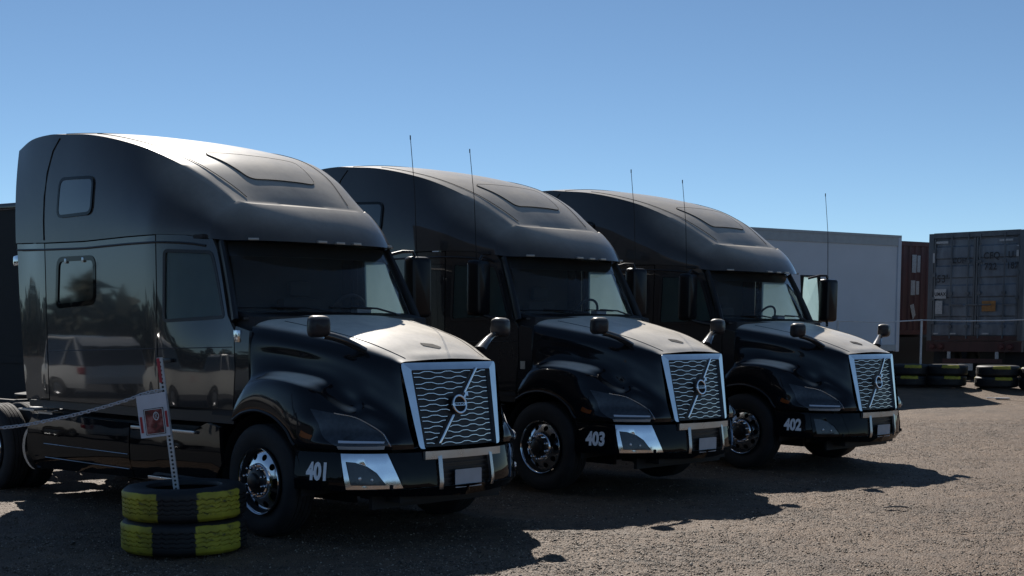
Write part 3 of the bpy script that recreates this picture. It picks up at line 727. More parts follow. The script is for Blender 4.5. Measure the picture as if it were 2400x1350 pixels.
    mt = tilt_ @ Matrix(((0, 0, 1, .0065), (1, 0, 0, 0), (0, 1, 0, 0), (0, 0, 0, 1)))
    text_part('badge_lettering', 'VOLVO', .028, mt, 'seam', ring, bold=.0008, sx=1.15, spacing=1.1)
    # ---- bumper
    global BUMPF
    plan = [(-.76, -1.165), (-.52, -1.10), (-.28, -1.01), (-.10, -.86), (.04, -.65), (.12, -.42), (.16, -.2), (.17, 0)]
    BP = cr(np.array([(a, b, 0) for a, b in plan]), 40)
    def bf(sg, H=None):
        L_ = np.concatenate([[0], np.cumsum(np.linalg.norm(np.diff(BP, axis=0), axis=1))])
        def f(s, z, d):       # s: arc length from the wheel arch; z height
            s = min(max(s, 0), L_[-1]); x = np.interp(s, L_, BP[:, 0]); y = np.interp(s, L_, BP[:, 1])
            x2 = np.interp(min(s + .02, L_[-1]), L_, BP[:, 0]); y2 = np.interp(min(s + .02, L_[-1]), L_, BP[:, 1])
            x1 = np.interp(max(s - .02, 0), L_, BP[:, 0]); y1 = np.interp(max(s - .02, 0), L_, BP[:, 1])
            nx, ny = (y2 - y1), -(x2 - x1); q = math.hypot(nx, ny) + 1e-9; nx /= q; ny /= q
            if nx * 1 + ny * -1 < 0: nx, ny = -nx, -ny
            prof = .03 * ss(.80, .50, z) - .05 * ss(.495, .42, z) - .012 * ss(.74, .82, z)
            x += nx * (prof - d); y += ny * (prof - d)
            return (x, -sg * y, z)
        return f, L_[-1]
    BUMPF = bf(-1)[0]
    for sg in (-1, 1):
        f, LT = bf(sg)
        prof_out = [(.0, .475), (.55, .475), (LT, .45), (LT, .80), (.0, .80)]
        fog = [(.525, .492), (.465, .795), (.875, .795), (1.0, .50)]    # bezel zone: pieces of the bumper stop here
        lampo = [(.565, .528), (.515, .728), (.60, .722), (.70, .690), (.78, .635), (.86, .528)]
        mb_ = panel_data([(0, .475), (.52, .475), (.46, .80), (0, .80)], [], f, .08, .03); b1 = MB(); b1.add(*mb_)
        # the lower strips and centre section
        b1.add(*panel_data([(.53, .44), (LT, .40), (LT, .50), (1.01, .49), (.53, .487)], [], f, .08, .03))
        b1.add(*panel_data([(.885, .795), (1.01, .50), (1.32, .50), (1.32, .795)], [], lambda a, b, d: f(a, b, d + .012), .08, .03))
        bu = b1.build('bumper', 'paint2', T)
        bz = panel('fog_lamp_bezel', fog, [lampo], f, 'chrome', T, .06, .025); bz['bezel'] = 1
        fl = panel('fog_lamp', offset_poly(lampo, .002), [], lambda a, b, d: f(a, b, d + .012), 'lens', bz, .05, .01); fl['bezel'] = 1
        for (a, b, r_) in ((.64, .585, .018), (.74, .575, .014)):
            c = Vector(f(a, b, .004)); MB().lathe([(0, .012), (r_ * .7, .009), (r_, 0)], 14, 'x', (c.x, c.y, c.z)).build('fog_bulb', 'lamp_white', fl)
        # centre trim bars
        MB().add(*panel_data([(1.335, .47), (1.375, .47), (1.375, .79), (1.335, .79)], [], lambda a, b, d: f(a, b, d - .012), .06, .03)).build('trim_strip', 'brushed', T)
        MB().box((-.012, -.012, -.02), (.012, .012, .02), Matrix.Translation(f(.90, .512, -.004))).build('tow_cover_clip', 'seam', bz, bevel=.003)
    # centre of bumper
    def cf(y, z, d): return (.165 - .36 * (y * y) * .55 - d - .012, y, z)
    panel('bumper_lip', [(-.455, .735), (.455, .735), (.455, .80), (-.455, .805)], [], lambda a, b, d: cf(a, b, d - .02), 'brushed', T, .1, .03)
    panel('lower_grille', [(-.47, .46), (.47, .46), (.47, .73), (-.47, .73)], [], lambda a, b, d: cf(a, b, d + .02), 'plastic', T, .1, .03)
    for zz in (.50, .545, .59, .635, .68):
        panel('lower_grille_bar', [(-.45, zz), (.45, zz), (.45, zz + .014), (-.45, zz + .014)], [], lambda a, b, d: cf(a, b, d + .005), 'plastic', T, .15, .02)
    panel('licence_plate', rrect([(-.15, .47), (.17, .47), (.17, .63), (-.15, .63)], .012), [], lambda a, b, d: (cf(.08, .6, d - .03)[0], a, b), 'plate', T, .1, .006)
    MB().box((-.55, -.62, .36), (-.02, .62, .47)).build('bumper_beam', 'dark', T)
    MB().box((-.24, -.78, .30), (-.20, .78, .47)).build('under_bumper_dark', 'dark', T, smooth=False)  # dark board added to give the blackness under the bumper
    # ---- chassis
    ch = MB()
    for sy in (-.42, .42): ch.box((-8.8, sy - .04, .72), (-.3, sy + .04, .99))
    for xx in (-.6, -2.0, -3.4, -5.0, -6.2, -7.3, -8.75): ch.box((xx - .06, -.42, .75), (xx + .06, .42, .93))
    ch.build('chassis_frame', 'dark', T)
    MB().box((-5.25, -1.12, .36), (-2.2, -.5, .94)).box((-5.25, .5, .36), (-2.2, 1.12, .94)).box((-1.9, -.5, .35), (-.7, .5, 1.5)).box((-6.0, -.95, .38), (-1.9, .95, .72)).build('tanks_engine_sun_block', 'dark', T)  # tanks and engine; last low box added to block sun under the truck
    MB().lathe([(0, .0), (.47, .0), (.5, .03), (.5, .05), (.2, .09), (0, .09)], 28, 'z', (-7.25, 0, 1.02)).build('fifth_wheel', 'dark', T)
    for ax in (-6.60, -7.93): MB().tube([(ax, -.9, .5), (ax, .9, .5)], .09, 10).build('drive_axle', 'dark', T)
    MB().tube([(-1.28, -1.0, .46), (-1.28, 1.0, .46)], .06, 8).build('steer_axle', 'dark', T)
    # ---- wheels
    def tyre_prof(w, R_=.505, r_=.292):
        h = w / 2
        return [(r_, -h * .62), (r_ + .02, -h * .80), (r_ + .09, -h * .98), (r_ + .14, -h), (R_ - .035, -h * .93), (R_ - .008, -h * .80), (R_, -h * .74), (R_, -h * .50), (R_ - .013, -h * .49), (R_ - .013, -h * .45), (R_, -h * .44), (R_, -h * .17), (R_ - .013, -h * .16), (R_ - .013, -h * .12), (R_, -h * .11),
                (R_, h * .11), (R_ - .013, h * .12), (R_ - .013, h * .16), (R_, h * .17), (R_, h * .44), (R_ - .013, h * .45), (R_ - .013, h * .49), (R_, h * .50), (R_, h * .74), (R_ - .008, h * .80), (R_ - .035, h * .93), (r_ + .14, h), (r_ + .09, h * .98), (r_ + .02, h * .80), (r_, h * .62)]
    def face_prof(r, kind):     # y depth (outwards negative) of the disc at radius r
        if kind == 'steer': return float(np.interp(r, [0, .15, .165, .20, .262, .272, .285, .30], [-.020, -.020, -.030, -.005, .035, .042, .03, -.022]))
        return float(np.interp(r, [0, .15, .165, .24, .262, .275, .285, .30], [.11, .11, .10, .085, .08, .03, -.01, -.022]))
    def make_wheel(kind, yface, mats=('chrome',)):
        """outer face of the rim looks to -y, hub centre at the origin"""
        w = empty('wheel'); w.parent = T
        MB().lathe(tyre_prof(.28), 56, 'y', (0, .125, 0)).build('tyre', 'rubber', w, angle=50)
        if kind == 'drive': MB().lathe(tyre_prof(.28), 56, 'y', (0, .125 + .33, 0)).build('tyre', 'rubber', w, angle=50)
        r0, r1 = .160, .272
        yy = (lambda r: -.012 + .042 * max(0.0, (r - r0) / (r1 - r0)) ** 1.3) if kind == 'steer' else (lambda r: .098 - .014 * (r - r0) / (r1 - r0))
        K = .216; per = 2 * math.pi * K; rm = MB()
        holes = [[(K * 2 * math.pi * (k + .5) / 10 + .031 * math.cos(a), .219 + .029 * math.sin(a)) for a in np.linspace(0, 2 * math.pi, 17)[:-1]] for k in range(10)]
        v, f = panel_data([(0, r0), (per, r0), (per, r1), (0, r1)], holes, lambda u, r, d: (r * math.cos(u / K), yy(r) + d, r * math.sin(u / K)), .022, .014)
        rm.add(v, f)
        if kind == 'steer':
            rm.lathe([(r1 - .001, yy(r1)), (.277, .034), (.283, .030), (.289, .0), (.294, -.020), (.301, -.026), (.305, -.018), (.303, .0)], 72, 'y')
            rm.lathe([(.100, -.030), (.150, -.030), (.157, -.024), (r0 + .001, yy(r0))], 60, 'y')
        else:
            rm.lathe([(r1 - .001, yy(r1)), (.279, .075), (.284, .03), (.290, -.012), (.294, -.020), (.301, -.026), (.305, -.018), (.303, .0)], 72, 'y')
            rm.lathe([(.100, .104), (.150, .104), (.157, .102), (r0 + .001, yy(r0))], 60, 'y')
        rm.build('rim', mats[0], w, angle=38)
        MB().lathe([(.288, .0), (.27, .05), (.262, .20), (.20, .21), (0, .21)], 40, 'y').build('brake_drum', 'dark', w)
        if kind == 'steer':
            MB().lathe([(.118, .0), (.118, -.045), (.10, -.06), (.075, -.063), (.07, -.09), (.05, -.1), (0, -.1)], 32, 'y').build('hub', 'hub', w)
            nr, ny = .136, -.03
        else:
            MB().lathe([(.118, .12), (.118, -.02), (.10, -.05), (.06, -.055), (0, -.055)], 32, 'y').build('hub', 'hub', w)
            nr, ny = .142, .11
        for k in range(10):
            a = 2 * math.pi * k / 10
            MB().lathe([(.017, .0), (.017, -.022), (.012, -.028), (.012, -.052), (.006, -.058), (0, -.059)], 10, 'y', (nr * math.cos(a), ny, nr * math.sin(a))).build('lug_nut', 'chrome', w)
        return w
    def mirrored(w, loc, rz, rx=0):
        c = dup(w, T); c.location = loc; c.rotation_euler = (0, rx, rz); return c
    w0 = make_wheel('steer', 0); w0.location = (-1.283, -1.17, .503); w0.rotation_euler = (0, .3, 0)
    mirrored(w0, (-1.283, 1.17, .503), math.pi, .7)
    w1 = make_wheel('drive', 0); w1.location = (-6.60, -1.18, .5)
    for k, (x, sg) in enumerate(((-7.93, -1), (-6.60, 1), (-7.93, 1))): mirrored(w1, (x, sg * 1.18, .5), 0 if sg < 0 else math.pi, .5 + k)
    # ---- cab mirrors with antennas
    for sg in (-1, 1):
        hb = MB(); hx, hy, hz = (-2.10 if sg < 0 else -2.0), sg * 1.38, 2.30
        def ml(x, z, k): return (x, z)
        hp_ = rrect([(-.128, -.32), (.128, -.32), (.128, .32), (-.128, .32)], .055, 4)      # lateral (y), z
        vs = []; fs = []; prof = ((-.075, .86), (-.06, .97), (-.02, 1.0), (.04, .985), (.085, .90), (.10, .72)); k = len(hp_)
        for dx, s_ in prof:
            for a, b in hp_: vs.append((dx, a * s_, b * (1 - (1 - s_) * .5)))
        for i in range(len(prof) - 1):
            for j in range(k): fs.append((i*k + j, i*k + (j+1) % k, (i+1)*k + (j+1) % k, (i+1)*k + j))
        fs += [tuple(range(k - 1, -1, -1)), tuple((len(prof) - 1) * k + j for j in range(k))]
        rotm = Matrix.Translation((hx, hy, hz)) @ Matrix.Rotation(R(-8 * sg), 4, 'Z')
        hb.add([tuple(rotm @ Vector(v)) for v in vs], fs); mm = hb.build('side_mirror', 'mirror_back', T, angle=40)
        mm['near_mirror' if sg < 0 else 'far_mirror'] = 1
        MB().box((-.082, -.10, -.28), (-.074, .10, .28), rotm).build('mirror_glass', 'mirror', mm)
        MB().tube([(-2.16, sg * 1.08, 2.62), (hx - .05, sg * 1.22, 2.665), (hx, sg * 1.32, 2.665), (hx, sg * 1.36, 2.60)], .017, 7).build('mirror_arm', 'plastic', mm)
        MB().tube([(-1.85, sg * 1.14, 1.93), (-1.92, sg * 1.26, 1.95), (hx, sg * 1.36, 2.0)], .02, 7).build('mirror_arm', 'plastic', mm)
        bx, by = hx - .02, sg * 1.39
        an = MB().tube([(bx, by, 2.60), (bx, by, 2.66)], .011, 8); an.tube([(bx, by, 2.66), (bx - .03, by + sg * .005, 3.3), (bx - .10, by + sg * .012, 3.86)], [.0052, .004, .0036], 6); an.tube([(bx - .10, by + sg * .012, 3.84), (bx - .102, by + sg * .012, 3.885)], .0065, 6); an.build('antenna', 'seam', mm)
        # hood mirror
        c = Vector((-.50, sg * 1.10, 1.875)); prof = ((-.07, .60), (-.058, .84), (-.015, 1.0), (.035, .96), (.065, .84), (.08, .58)); vs = []; fs = []
        hp2 = rrect([(-.098, -.098), (.098, -.09), (.098, .092), (-.092, .092)], .055, 4); k = len(hp2)
        rotm = Matrix.Translation(c) @ Matrix.Rotation(R(14 * sg), 4, 'Z')
        for dx, s_ in prof:
            for a, b in hp2: vs.append(tuple(rotm @ Vector((dx, a * s_ * -sg, b * s_))))
        for i in range(len(prof) - 1):
            for j in range(k): fs.append((i*k + j, i*k + (j+1) % k, (i+1)*k + (j+1) % k, (i+1)*k + j))
        fs += [tuple(range(k - 1, -1, -1)), tuple((len(prof) - 1) * k + j for j in range(k))]
        hm = MB().add(vs, fs)  .build('hood_mirror', 'mirror_shell', T, angle=40)
        MB().box((-.066, -.07, -.065), (-.058, .07, .065), rotm).build('mirror_glass', 'mirror', hm)
        MB().tube([(-.50, sg * 1.04, 1.80), (-.48, sg * .96, 1.785), (-.44, sg * .87, 1.755), (-.40, sg * .76, 1.70), (-.38, sg * .70, 1.665)], [.030, .034, .043, .058, .07], 8, ry=.034).build('mirror_arm', 'paint', hm, angle=60)
    return T
def crest(v):
    return (-1.93 - .19 * abs(v) ** 3.0, .86 * v - (.09 * v * abs(v) ** 8 if abs(v) > .8 else 0), 3.025 + .03 * abs(v) ** 6)
def visor_low(v):
    return (-1.575 - .30 * abs(v) ** 2.6 - .09 * abs(v) ** 10, .955 * v + .05 * v * abs(v) ** 10, 2.672 - .012 * (1 - abs(v)))

TR = [(-0.5195, 12.0024, -0.7694, 0, 0), (2.0624, 15.3102, -0.7696, 0.0201, -0.00836), (4.8371, 18.2338, -0.7814, -0.0260, -0.01849)]
base = build_tractor()
trucks = []
LBL = ['nearest black sleeper tractor, marked 401, behind the yellow and black tyre stack',
       'middle black sleeper tractor of the row, marked 403 on its bumper',
       'farthest black sleeper tractor of the row, marked 402, with plain black fog lamp surrounds']
for k, (x, y, yaw, tz, tp) in enumerate(TR):
    if k == 0: t = base
    else: t = dup(base)
    t.location = (x, y, tz); t.rotation_euler = (0, -tp, yaw); trucks.append(t)
    tag(t, LBL[k], 'truck', 'black tractors parked in a row')
def bump3(x, z, sg=-1):
    return (x, sg * 1.175, z)
for t, num in zip(trucks, ('401', '403', '402')):
    def f3(x, y, z): return BUMPF(.250 + x, .63 + y, -.006 - z)
    text_part('number_decal', num, .203, None, 'decal', t, bold=.009, sx=.74, f3=f3)
# truck 401 has lost its near cab mirror: only the bracket is left
for ch in list(trucks[0].children):
    if ch.get('near_mirror'):
        for c2 in list(ch.children): bpy.data.objects.remove(c2)
        bpy.data.objects.remove(ch)
MB().box((-.05, -.02, -.055), (.045, .02, .055), Matrix.Translation((-1.64, -1.135, 1.79)) @ Matrix.Rotation(R(-12), 4, 'Z')).build('mirror_bracket', 'chrome', trucks[0], bevel=.006)
MB().box((-.045, -.004, -.045), (.045, .004, .045), Matrix.Translation((-1.60, -yside(-1.60, 1.42) - .003, 1.42)) @ Matrix.Rotation(R(-6), 4, 'Z')).build('grey_sticker', 'brushed', trucks[1], smooth=False)
# truck 402: plain black fog lamp bezels, far door ajar
for ch in trucks[2].children:
    if ch.get('bezel') and ch.name.startswith('fog_lamp_bezel'):
        me = ch.data.copy(); ch.data = me; me.materials[0] = M['paint2']; ch['label'] = 'plain black fog lamp bezel'

for ch in trucks[2].children:
    if ch.get('far_mirror'): ch.location.x += .36; ch.location.y += .06
# truck 402: glazed door frame standing out beyond the windshield
fr = [Vector((-1.90, 1.13, 2.66)), Vector((-1.80, 1.42, 2.66)), Vector((-1.76, 1.44, 1.98)), Vector((-1.90, 1.14, 2.02))]
df = MB().tube(fr, .026, 6, closed=True, ry=.035).build('open_vent_frame', 'plastic', trucks[2])
MB().add([tuple(v) for v in fr] + [tuple(v + Vector((-.006, .002, 0))) for v in fr], [(0, 1, 2, 3), (7, 6, 5, 4)]).build('vent_glass', 'side_glass', df, smooth=False)
# ------------------------------------------------------------------ unseen dark ground added under the cars to darken flank reflections
ax = np.linspace(-60, -6.3, 34); ay = np.linspace(-20, 60, 60); AX, AY = np.meshgrid(ax, ay)
ai = np.arange(AX.size).reshape(AX.shape); AF = np.stack([ai[:-1, :-1], ai[:-1, 1:], ai[1:, 1:], ai[1:, :-1]], -1).reshape(-1, 4)
tag(link('added_dark_ground', np_mesh('added_dark_ground', np.stack([AX, AY, gh(AX, AY) + .045], -1).reshape(-1, 3), AF), 'added_dark_ground', smooth=True, angle=180), 'unseen dark ground added left of the frame to darken the truck reflections', None, None, 'structure')

# ------------------------------------------------------------------ dark vehicle at the left edge, built as a plain box trailer
wheel_late = []
bx = empty('dark_box_trailer', (-14.0, 27.6, .33), (0, 0, math.atan2(-4.0, 6.5)))
tag(bx, 'dark box trailer at the left edge, just visible past the rear of truck 401', 'trailer')
MB().box((0, 0, .95), (9.0, 2.5, 3.75)).build('box', 'dark', bx, smooth=False); MB().box((-.02, -.03, 3.68), (9.02, 2.53, 3.80)).build('roof_rail', 'paint', bx, bevel=.02)
MB().box((.2, .02, .06), (8.8, .06, .95)).build('side_skirt', 'dark', bx, smooth=False)
for x in (1.2, 2.5): wheel_late.append((bx, (x, .1, .45)))


# ------------------------------------------------------------------ painted tyres, posts, chain and sign
def tyre_paint_mat(name, yellow=(.43, .375, .03)):
    m, n, l, p = newmat(name); tc = n.new('ShaderNodeTexCoord')
    at = n.new('ShaderNodeAttribute'); at.attribute_name = 'painted'
    t = n.new('ShaderNodeTexNoise'); t.inputs['Scale'].default_value = 9; t.inputs['Detail'].default_value = 9; t.inputs['Roughness'].default_value = .7
    l.new(tc.outputs['Object'], t.inputs['Vector'])
    a = n.new('ShaderNodeMath'); a.operation = 'MULTIPLY_ADD'; a.inputs[1].default_value = .46; l.new(t.outputs['Fac'], a.inputs[0]); l.new(at.outputs['Fac'], a.inputs[2])
    r = n.new('ShaderNodeValToRGB'); r.color_ramp.elements[0].position = .55; r.color_ramp.elements[0].color = (.014, .014, .015, 1)
    r.color_ramp.elements[1].position = .63; r.color_ramp.elements[1].color = (*yellow, 1); l.new(a.outputs[0], r.inputs[0])
    t2 = n.new('ShaderNodeTexNoise'); t2.inputs['Scale'].default_value = 4; t2.inputs['Detail'].default_value = 8; l.new(tc.outputs['Object'], t2.inputs['Vector'])
    r2 = n.new('ShaderNodeMapRange'); r2.inputs['From Min'].default_value = .3; r2.inputs['From Max'].default_value = .7; r2.inputs['To Min'].default_value = .5; r2.inputs['To Max'].default_value = 1.15; l.new(t2.outputs['Fac'], r2.inputs['Value'])
    mx = n.new('ShaderNodeMix'); mx.data_type = 'RGBA'; mx.blend_type = 'MULTIPLY'; mx.inputs['Factor'].default_value = 1
    l.new(r.outputs[0], mx.inputs['A']); l.new(r2.outputs[0], mx.inputs['B']); l.new(mx.outputs['Result'], p.inputs['Base Color']); p.inputs['Roughness'].default_value = .6
    return m
M['tyre_paint'] = tyre_paint_mat('yellow_painted_tyre')
def lying_tyre(name, R_, h, bands, seed, parent=None, n=160, j0=3, j1=23):
    """tyre on its side; bands = list of (start, end) angles painted yellow"""
    prof = []     # r, z from bottom inner lip round the tread to the top inner lip
    prof += [(R_ * .60, .0 + .02), (R_ * .62, .008), (R_ * .80, .0), (R_ * .93, .012), (R_ * .985, .035)]
    z0, z1 = .045, h - .045; gr = [.22, .41, .60, .79]; ribs = []
    prof += [(R_, z0)]
    for g in gr:
        c = z0 + (z1 - z0) * g; prof += [(R_, c - .006), (R_ - .012, c - .003), (R_ - .012, c + .003), (R_, c + .006)]
    prof += [(R_, z1), (R_ * .985, h - .033), (R_ * .93, h - .010), (R_ * .80, h), (R_ * .62, h - .01), (R_ * .60, h - .025), (R_ * .60, h - .045), (R_ * .78, h - .06), (R_ * .90, h * .5), (R_ * .78, .06), (R_ * .60, .045)]
    vs = []; m = len(prof); att = []
    for k in range(n):
        a = 2 * math.pi * k / n; w = .006 * math.sin(a * 40) + .003 * math.sin(a * 67 + seed)
        wob = 1 + .008 * math.sin(a * 2 + seed) 
        for j, (r, z) in enumerate(prof):
            zz = z + (w if 5 < j < 22 else 0)
            vs.append((r * wob * math.cos(a), r * wob * math.sin(a), zz))
            d = min(((a - b0) if (a > b0) else b0 - a - 0) if False else 0 for b0, b1 in [(0, 0)])
            inb = 0.0
            for b0, b1 in bands:
                aa = (a - b0) % (2 * math.pi); L_ = (b1 - b0) % (2 * math.pi); e = .10
                if aa < L_: inb = max(inb, min(1, aa / e, (L_ - aa) / e) * (.88 + .12 * math.sin(a * 9 + j)))
            att.append(inb * (1.0 if j0 <= j <= j1 else (.0)))
    fs = []
    for k in range(n):
        k2 = (k + 1) % n
        for j in range(m): fs.append((k * m + j, k2 * m + j, k2 * m + (j + 1) % m, k * m + (j + 1) % m))
    me = bpy.data.meshes.new(name); me.from_pydata(vs, [], fs)
    A = me.attributes.new('painted', 'FLOAT', 'POINT'); A.data.foreach_set('value', [x * .5 + .0 for x in att]); me.update()
    return link(name, me, 'tyre_paint', parent, True, 40)
# angles as seen from the camera: -90 deg faces it
def D(a): return R(a)
TX, TY = -2.755, 11.33
t_low = lying_tyre('stacked_tyre', .512, .285, [(D(-176), D(-102)), (D(-71), D(-10)), (D(60), D(110))], 1.0); t_low.location = (TX - .01, TY, .0)
t_top = lying_tyre('stacked_tyre', .508, .28, [(D(-178), D(-98)), (D(-70), D(-12)), (D(50), D(100))], 2.3); t_top.location = (TX, TY + .01, .277); t_top.rotation_euler = (R(.6), R(-.8), 0)
tag(t_low, 'yellow and black painted tyre lying on the ground, lower of the near pair', 'tyre', 'near pair of stacked tyres')
tag(t_top, 'yellow and black painted tyre, upper of the near pair, post standing in it', 'tyre', 'near pair of stacked tyres')
M['white_plastic'] = plain('white_plastic', (.60, .60, .60), .45, var=.12)
M['galv'] = plain('galvanised_post', (.50, .50, .50), .5, .35, var=.15, vscale=20)
M['dkhole'] = plain('punched_hole', (.01, .01, .01), .8)
M['redtape'] = plain('red_reflective_tape', (.38, .02, .03), .4, var=.15, vscale=40)
def post(p0, p1, label):
    p0, p1 = Vector(p0), Vector(p1); ax = (p1 - p0); L_ = ax.length
    zz_ = ax.normalized(); xx_ = Vector((0, 1, 0)).cross(zz_).normalized(); yy_ = zz_.cross(xx_); q = Matrix((xx_, yy_, zz_)).transposed().to_quaternion(); o = empty('perforated_post', p0); o.rotation_mode = 'QUATERNION'; o.rotation_quaternion = q
    # channel section facing the camera
    body = MB().box((-.020, -.004, 0), (.020, .004, L_)).box((-.024, -.004, 0), (-.020, .018, L_)).box((.020, -.004, 0), (.024, .018, L_)).build('rail', 'galv', o, smooth=False)
    hs = MB(); z = .03
    while z < L_ - .02:
        for s_ in (0.0,): hs.add([(s_ + .0105 * math.cos(a), -.0045, z + .0105 * math.sin(a)) for a in np.linspace(0, 2 * math.pi, 9)[:-1]], [tuple(range(8))])
        z += .0345
    h = hs.build('punched_holes', 'dkhole', body, smooth=False); h['kind'] = 'stuff'
    MB().box((-.023, -.007, L_ - .21), (.002, -.0045, L_ - .005)).build('red_tape', 'redtape', o, smooth=False)
    tag(o, label, 'post'); return o, q
def px_at(px, py, Y):   # point on the picture ray at distance Y (only used to read off positions)
    f = 3176.0; cy = 1080.6; p = -0.09384; zc = (cy - py) / f; yy = math.cos(p) - zc * math.sin(p); zz = math.sin(p) + zc * math.cos(p)
    k = Y / yy; return Vector(((px - 1200) / f * k, Y, 1.8136 + zz * k))
ptop = px_at(373, 838, 11.40); pbot = px_at(431, 1275, 11.36); pbot.z = .0
PST, pq = post(pbot, ptop, 'leaning perforated steel post with red tape at its top, standing in the near tyres')
# sign hanging on the post
s_tl, s_tr, s_bl, s_br = [px_at(*p, 11.33) for p in ((318, 929), (387, 918), (331, 1028), (400, 1020))]
sgn = empty('notice_sign', (s_tl + s_br) / 2)
def sq(u, v, d):      # u 0..1 left-right, v 0..1 top-bottom, d towards the camera
    p = (s_tl * (1 - u) + s_tr * u) * (1 - v) + (s_bl * (1 - u) + s_br * u) * v - sgn.location
    return (p.x, p.y - d + .02 * math.sin(u * 3) * .3, p.z)
def splate(name, u0, v0, u1, v1, d, mat, par, r=.0):
    pts = [(u0, v0), (u0, v1), (u1, v1), (u1, v0)]; pts = rrect(pts, r) if r else pts
    return panel(name, pts, [], lambda a, b, dd: sq(a, b, d - dd), mat, par, .25, .003)
M['sign_white'] = plain('sign_white', (.58, .59, .64), .4, var=.08)
def photo_mat():
    m, n, l, p = newmat('dark_red_print'); tc = n.new('ShaderNodeTexCoord'); t = n.new('ShaderNodeTexNoise'); t.inputs['Scale'].default_value = 13; t.inputs['Detail'].default_value = 3
    l.new(tc.outputs['Object'], t.inputs['Vector']); r = n.new('ShaderNodeValToRGB'); e = r.color_ramp.elements
    e[0].position = .35; e[0].color = (.012, .008, .008, 1); e[1].position = .68; e[1].color = (.42, .16, .14, 1); x = e.new(.5); x.color = (.16, .016, .018, 1)
    l.new(t.outputs['Fac'], r.inputs[0]); l.new(r.outputs[0], p.inputs['Base Color']); p.inputs['Roughness'].default_value = .3; return m
M['print'] = photo_mat()
bd_ = splate('board', 0, 0, 1, 1, 0, 'sign_white', sgn, .02)
splate('print_border', .19, .335, .86, .945, .004, 'seam', bd_, .02); splate('print_rim', .21, .35, .84, .93, .0065, 'white_plastic', bd_, .02)
splate('dark_red_print', .235, .365, .815, .915, .009, 'print', bd_, .02)
splate('red_strip', .04, .50, .12, .88, .004, 'redtape', bd_); splate('red_strip', .90, .43, .975, .80, .004, 'redtape', bd_)
mb = MB(); cu, cv = .60, .52; ro, ri = .115, .088
n_ = 28; vs = [sq(cu + ro * math.cos(a) * .86, cv + ro * .86 * math.sin(a), .0125) for a in np.linspace(0, 2*math.pi, n_ + 1)[:-1]] + [sq(cu + ri * math.cos(a) * .86, cv + ri * .86 * math.sin(a), .0125) for a in np.linspace(0, 2*math.pi, n_ + 1)[:-1]]
mb.add(vs, [(i, (i+1) % n_, n_ + (i+1) % n_, n_ + i) for i in range(n_)]); mb.build('circle', 'white_plastic', bd_, smooth=False)
text_part('letter', 'R', .17, None, 'white_plastic', bd_, bold=.006, f3=lambda x, y, z: sq(cu + x * .95, cv - y, .0128))
tag(sgn, 'white notice with dark red print and circled R on the leaning post', 'sign')
# chain
M['chainm'] = plain('white_chain', (.50, .50, .52), .45, var=.15, vscale=40)
def chain(pts, pitch, r, name, label, cat='chain'):
    o = empty(name, pts[0]); tag(o, label, cat)
    P = [Vector(p) for p in pts]; seg = []; total = sum((P[i+1] - P[i]).length for i in range(len(P) - 1)); n = int(total / pitch); me = None
    ring = MB(); a_ = np.linspace(0, 2 * math.pi, 11)[:-1]
    ring.tube([(math.copysign(abs(math.cos(a)) ** .8, math.cos(a)) * pitch * .66, math.sin(a) * pitch * .36, 0) for a in a_], r, 6, closed=True)
    src = ring.build('link', 'chainm', o); me = src.data
    d = 0; i = 0; acc = 0; k = 0
    cum = [0]
    for j in range(len(P) - 1): cum.append(cum[-1] + (P[j+1] - P[j]).length)
    for k in range(n):
        s_ = (k + .5) * pitch; j = max(q for q in range(len(cum)) if cum[q] <= s_); j = min(j, len(P) - 2); t = (s_ - cum[j]) / (cum[j+1] - cum[j])
        p = P[j].lerp(P[j+1], t); dr = (P[j+1] - P[j]).normalized()
        q = dr.to_track_quat('X', 'Z') @ Matrix.Rotation(R(90 * (k % 2) + 35 + rng.normal() * 8), 4, 'X').to_quaternion()
        c = src if k == 0 else src.copy()
        if k: C.objects.link(c)
        c.rotation_mode = 'QUATERNION'; c.location = p - o.location; c.rotation_quaternion = q
    return o
cps = [px_at(*p, 11.37) for p in ((379, 914), (340, 922), (300, 937), (240, 955), (180, 971), (120, 984), (60, 996), (0, 1003), (-60, 1006), (-130, 1004), (-200, 996), (-290, 978), (-380, 950), (-450, 918))]
cc = cr(np.array(cps), 90); cc = [Vector(p) for p in cc]; cc[0].y = 11.385
for k, p in enumerate(cc): p.y = 11.37 - .012 * math.sin(k * .1) - (.06 if 2 < k < 9 else 0) * 0
chain(cc, .033, .0056, 'chain', 'white link chain hanging from the leaning post out of the picture to the left')
pe = cc[-1]
lt2 = lying_tyre('stacked_tyre', .505, .265, [(D(-178), D(-113)), (D(-68), D(-12))], 3.1, n=80); lt2.location = (pe.x + .1, 11.4, 0)
lt3 = dup(lt2); lt3.location = (pe.x + .12, 11.41, .262); lt3.rotation_euler = (0, 0, .3)
tag(lt2, 'painted tyre on the ground under the far end of the white chain', 'tyre'); tag(lt3, 'painted tyre on top at the far end of the white chain', 'tyre')
post((pe.x + .03, 11.40, 0), (pe.x - .01, 11.40, 1.6), 'perforated post holding the far end of the white chain')

